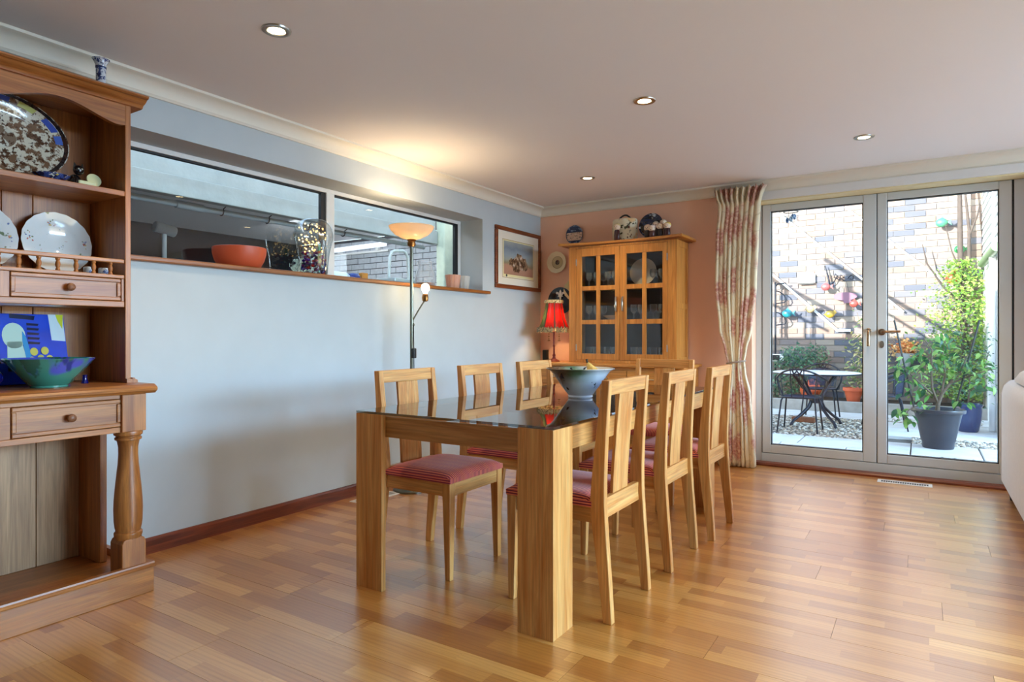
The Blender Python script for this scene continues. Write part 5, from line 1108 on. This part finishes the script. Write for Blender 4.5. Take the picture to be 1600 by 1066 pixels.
# shrub in the big dark pot
t = thing('potted_shrub', 'leafy green shrub with two canes in a large dark blue black pot', 'potted plant', (3.375, 7.90, GZ))
obj('pot', MB().lathe([(0, 0), (.135, 0), (.140, .018), (.142, .06), (.150, .075), (.178, .22), (.205, .345), (.212, .36), (.236, .365), (.240, .385), (.236, .40), (.215, .402), (.205, .39), (.19, .35), (0, .34)], 40), plain('dark_slate_pot', (32,40,54), .45, coat=.2), t, smooth=40)
obj('soil', MB().lathe([(0, .342), (.19, .352), (0, .36)], 24), M_SOIL, t)
trunk = obj('stem', MB().tube([(-.01, 0, .34), (.0, .01, .45), (.03, .02, .55), (.10, .04, .66), (.19, .05, .78), (.25, .06, .95)], [.022, .02, .017, .013, .009, .005], 8).tube([(.0, .01, .45), (-.05, -.02, .60), (-.06, -.03, .80), (-.05, 0, 1.0), (-.12, 0, 1.12)], [.014, .012, .010, .007, .004], 7).tube([(-.05, -.02, .55), (-.18, -.05, .68), (-.28, -.06, .80), (-.36, -.06, .84)], [.011, .009, .006, .003], 7).tube([(.03, .02, .55), (.06, .02, .75), (.04, .03, .95), (.06, .03, 1.12)], [.011, .009, .006, .004], 7).tube([(.10, .04, .66), (.26, .02, .74), (.40, .02, .80), (.48, .02, .82)], [.010, .008, .005, .003], 7).tube([(-.05, -.02, .45), (-.16, -.10, .44), (-.26, -.16, .38), (-.30, -.18, .26)], [.010, .008, .005, .003], 7), BARK, t, smooth=60)
for a, b in (((-.20, -.03, .35), (-.385, -.02, 1.31)), ((.13, .02, .35), (.345, .02, 1.30))): obj('cane', MB().tube([a, b], .010, 6), plain('dark_cane', (38,44,40), .6) if 'dark_cane' not in bpy.data.materials else bpy.data.materials['dark_cane'], t)
lm = [leaf_mesh('leaf', L, w_, GREEN) for L, w_ in ((.085, .042), (.105, .052), (.065, .036))]
rg = random.Random(21)
cl = [(-.30, -.05, .80, .17, 40), (-.06, 0, .95, .20, 44), (.12, .03, .88, .17, 34), (.32, .03, .85, .16, 34), (-.22, -.05, .62, .14, 26), (.06, .03, 1.10, .14, 22), (-.28, -.16, .34, .10, 18), (.38, .02, .70, .13, 20), (-.10, -.10, .45, .10, 14), (.20, 0, .48, .10, 8)]
for cx_, cy_, cz_, rad, n_ in cl:
    for i in range(n_):
        d = Vector((rg.gauss(0, 1), rg.gauss(0, .7), rg.gauss(0, .8))).normalized() * rad * rg.uniform(.3, 1.05)
        o = link('leaf', lm[i % 3], t, (cx_ + d.x, cy_ + d.y, cz_ + d.z), (rg.uniform(-.8, .8), rg.uniform(-.3, 1.1), rg.uniform(0, 6.28)))
# glossy blue pot with a finer plant
t = thing('blue_potted_plant', 'feathery plant in a glossy blue pot behind the dark pot', 'potted plant', (3.70, 9.42, GZ))
obj('pot', MB().lathe([(0, 0), (.095, 0), (.11, .02), (.135, .15), (.142, .25), (.138, .30), (.150, .315), (.150, .335), (.132, .335), (.125, .30), (0, .29)], 36), plain('blue_glaze', (34,60,110), .2, coat=.5), t, smooth=40)
obj('stem', MB().tube([(0, 0, .29), (.02, 0, .6), (-.04, 0, .9)], [.012, .009, .004], 6).tube([(0, 0, .4), (.14, 0, .7), (.2, 0, .95)], [.01, .007, .003], 6), BARK, t)
leaves_stuff('foliage', [(3.70 + rg.gauss(.02, .17), 9.42 + rg.gauss(0, .13), .55 + rg.gauss(.15, .24)) for i in range(420)], .055, .018, GREEN3, t, rg)
# climber and bare trunk at the right
t = thing('climbing_ivy', 'bright green ivy climbing the wall around a bare trunk at the right', 'climber', (3.72, 11.2, .085))
obj('trunk', MB().tube([(3.74, 11.2, .06), (3.76, 11.2, .9), (3.72, 11.2, 1.6), (3.70, 11.25, 2.3), (3.69, 11.25, 3.5)], [.05, .045, .04, .035, .025], 8).tube([(3.72, 11.2, 1.7), (3.80, 11.2, 2.2), (3.80, 11.22, 2.6), (3.74, 11.22, 3.3)], [.03, .026, .02, .012], 7).tube([(3.80, 11.22, 2.5), (3.90, 11.2, 2.8), (3.93, 11.2, 3.0)], [.016, .012, .006], 6).tube([(3.70, 11.25, 1.55), (3.50, 11.3, 1.80), (3.30, 11.35, 2.15), (3.24, 11.36, 2.45)], [.02, .016, .012, .005], 6).tube([(3.70, 11.2, 2.0), (3.6, 11.25, 2.3), (3.52, 11.25, 2.7)], [.014, .01, .005], 6), plain('ivy_bark', (74,66,62), .9, var=.2, vs=20), t, smooth=60, world=True)
pts = []
for i in range(3800):
    z = .2 + 1.95 * rg.random() ** 1.15; wd = .34 - .15 * max(0, z - .9)
    pts.append((min(3.72 + rg.gauss(-.02, wd * .75), 3.93), 11.15 + rg.uniform(-.38, .30), z))
leaves_stuff('foliage', pts, .052, .036, GREEN2, t, rg)
# bush at the left and pale plant in the middle
t = thing('left_bush', 'dense small leaved green bush behind the garden table at the left', 'bush', (1.58, 10.95, .085))
obj('stem', MB().tube([(1.58, 11.25, .06), (1.60, 11.27, .5), (1.75, 11.27, .85)], [.02, .015, .006], 6).tube([(1.58, 11.25, .1), (1.45, 11.27, .5), (1.35, 11.27, .75)], [.016, .012, .005], 6).tube([(1.72, 11.3, .7), (1.72, 11.3, 1.22)], .004, 5), BARK, t, world=True)
pts = []
for i in range(1500):
    a_ = rg.uniform(0, 6.28); q = math.sqrt(rg.random()); z = rg.uniform(.18, 1.0)
    pts.append((1.56 + .42 * q * math.cos(a_) * (1.1 - .5 * abs(z - .55)) + (z - .5) * .18, 11.28 + .20 * q * math.sin(a_), z - .12 * q))
leaves_stuff('foliage', pts, .062, .034, GREEN3, t, rg)
t = thing('pale_climber', 'pale leaved twiggy plant on the brick wall beside the door meeting stile', 'climber', (2.58, 11.2, .085))
obj('stem', MB().tube([(2.58, 11.2, .15), (2.56, 11.25, .7), (2.48, 11.3, 1.1), (2.38, 11.35, 1.45)], [.016, .013, .008, .004], 6).tube([(2.56, 11.25, .7), (2.66, 11.3, 1.15), (2.60, 11.35, 1.6)], [.012, .008, .004], 6), BARK, t, world=True)
leaves_stuff('foliage', [(2.53 + max(-.3, min(.26, rg.gauss(0, .14))), 11.2 + rg.gauss(0, .12), .2 + abs(rg.gauss(.45, .3))) for i in range(700)], .075, .035, island_mat('pale_leaves', [(0, (150,160,96)), (.3, (196,190,120)), (.5, (110,140,90)), (.7, (214,206,160)), (.88, (90,116,80))], .6, trans=True), t, rg)
for x, y_, tl, lb in ((2.36, 10.98, 0, 'terracotta pot standing on the planting bed behind the door stile'), (1.66, 11.02, 62, 'terracotta pot tipped over on the planting bed behind the garden chair')):
    t = thing('terracotta_pot', lb, 'pot', (x, y_, .0855 if not tl else .195))
    Mx = Matrix.Rotation(R(tl), 4, 'Y') @ Matrix.Rotation(R(-tl * .6), 4, 'X') if tl else Matrix.Identity(4)
    obj('body', MB().lathe([(0, 0), (.085, 0), (.125, .17), (.115, .17), (.08, .02), (0, .02)], 28, M=Mx), M_TERRA, t, smooth=40)
    obj('rim', MB().lathe([(.124, .165), (.142, .168), (.142, .215), (.118, .215), (.116, .17)], 28, M=Mx), M_TERRA, t, smooth=40)
t = thing('wall_planter', 'orange and yellow flowers in a grey white wall pot behind the door handle', 'planter', (3.02, 11.47, .62))
obj('pot', MB().lathe([(0, 0), (.06, .0), (.11, .10), (.14, .20), (.13, .20), (.10, .10), (0, .03)], 24), plain('pale_wall_pot', (170,176,180), .5), t, smooth=40)
obj('bracket', MB().box(-.02, .02, .06, .14, .02, .16), M_BLKMETAL, t)
leaves_stuff('blossom', [(3.02 + rg.gauss(0, .09), 11.45 + rg.gauss(0, .07), .90 + rg.gauss(0, .06)) for i in range(380)], .05, .045, island_mat('orange_petals', [(0, (240,180,110)), (.3, (246,206,140)), (.55, (230,140,80)), (.8, (250,224,176))], .6, trans=True), t, rg)
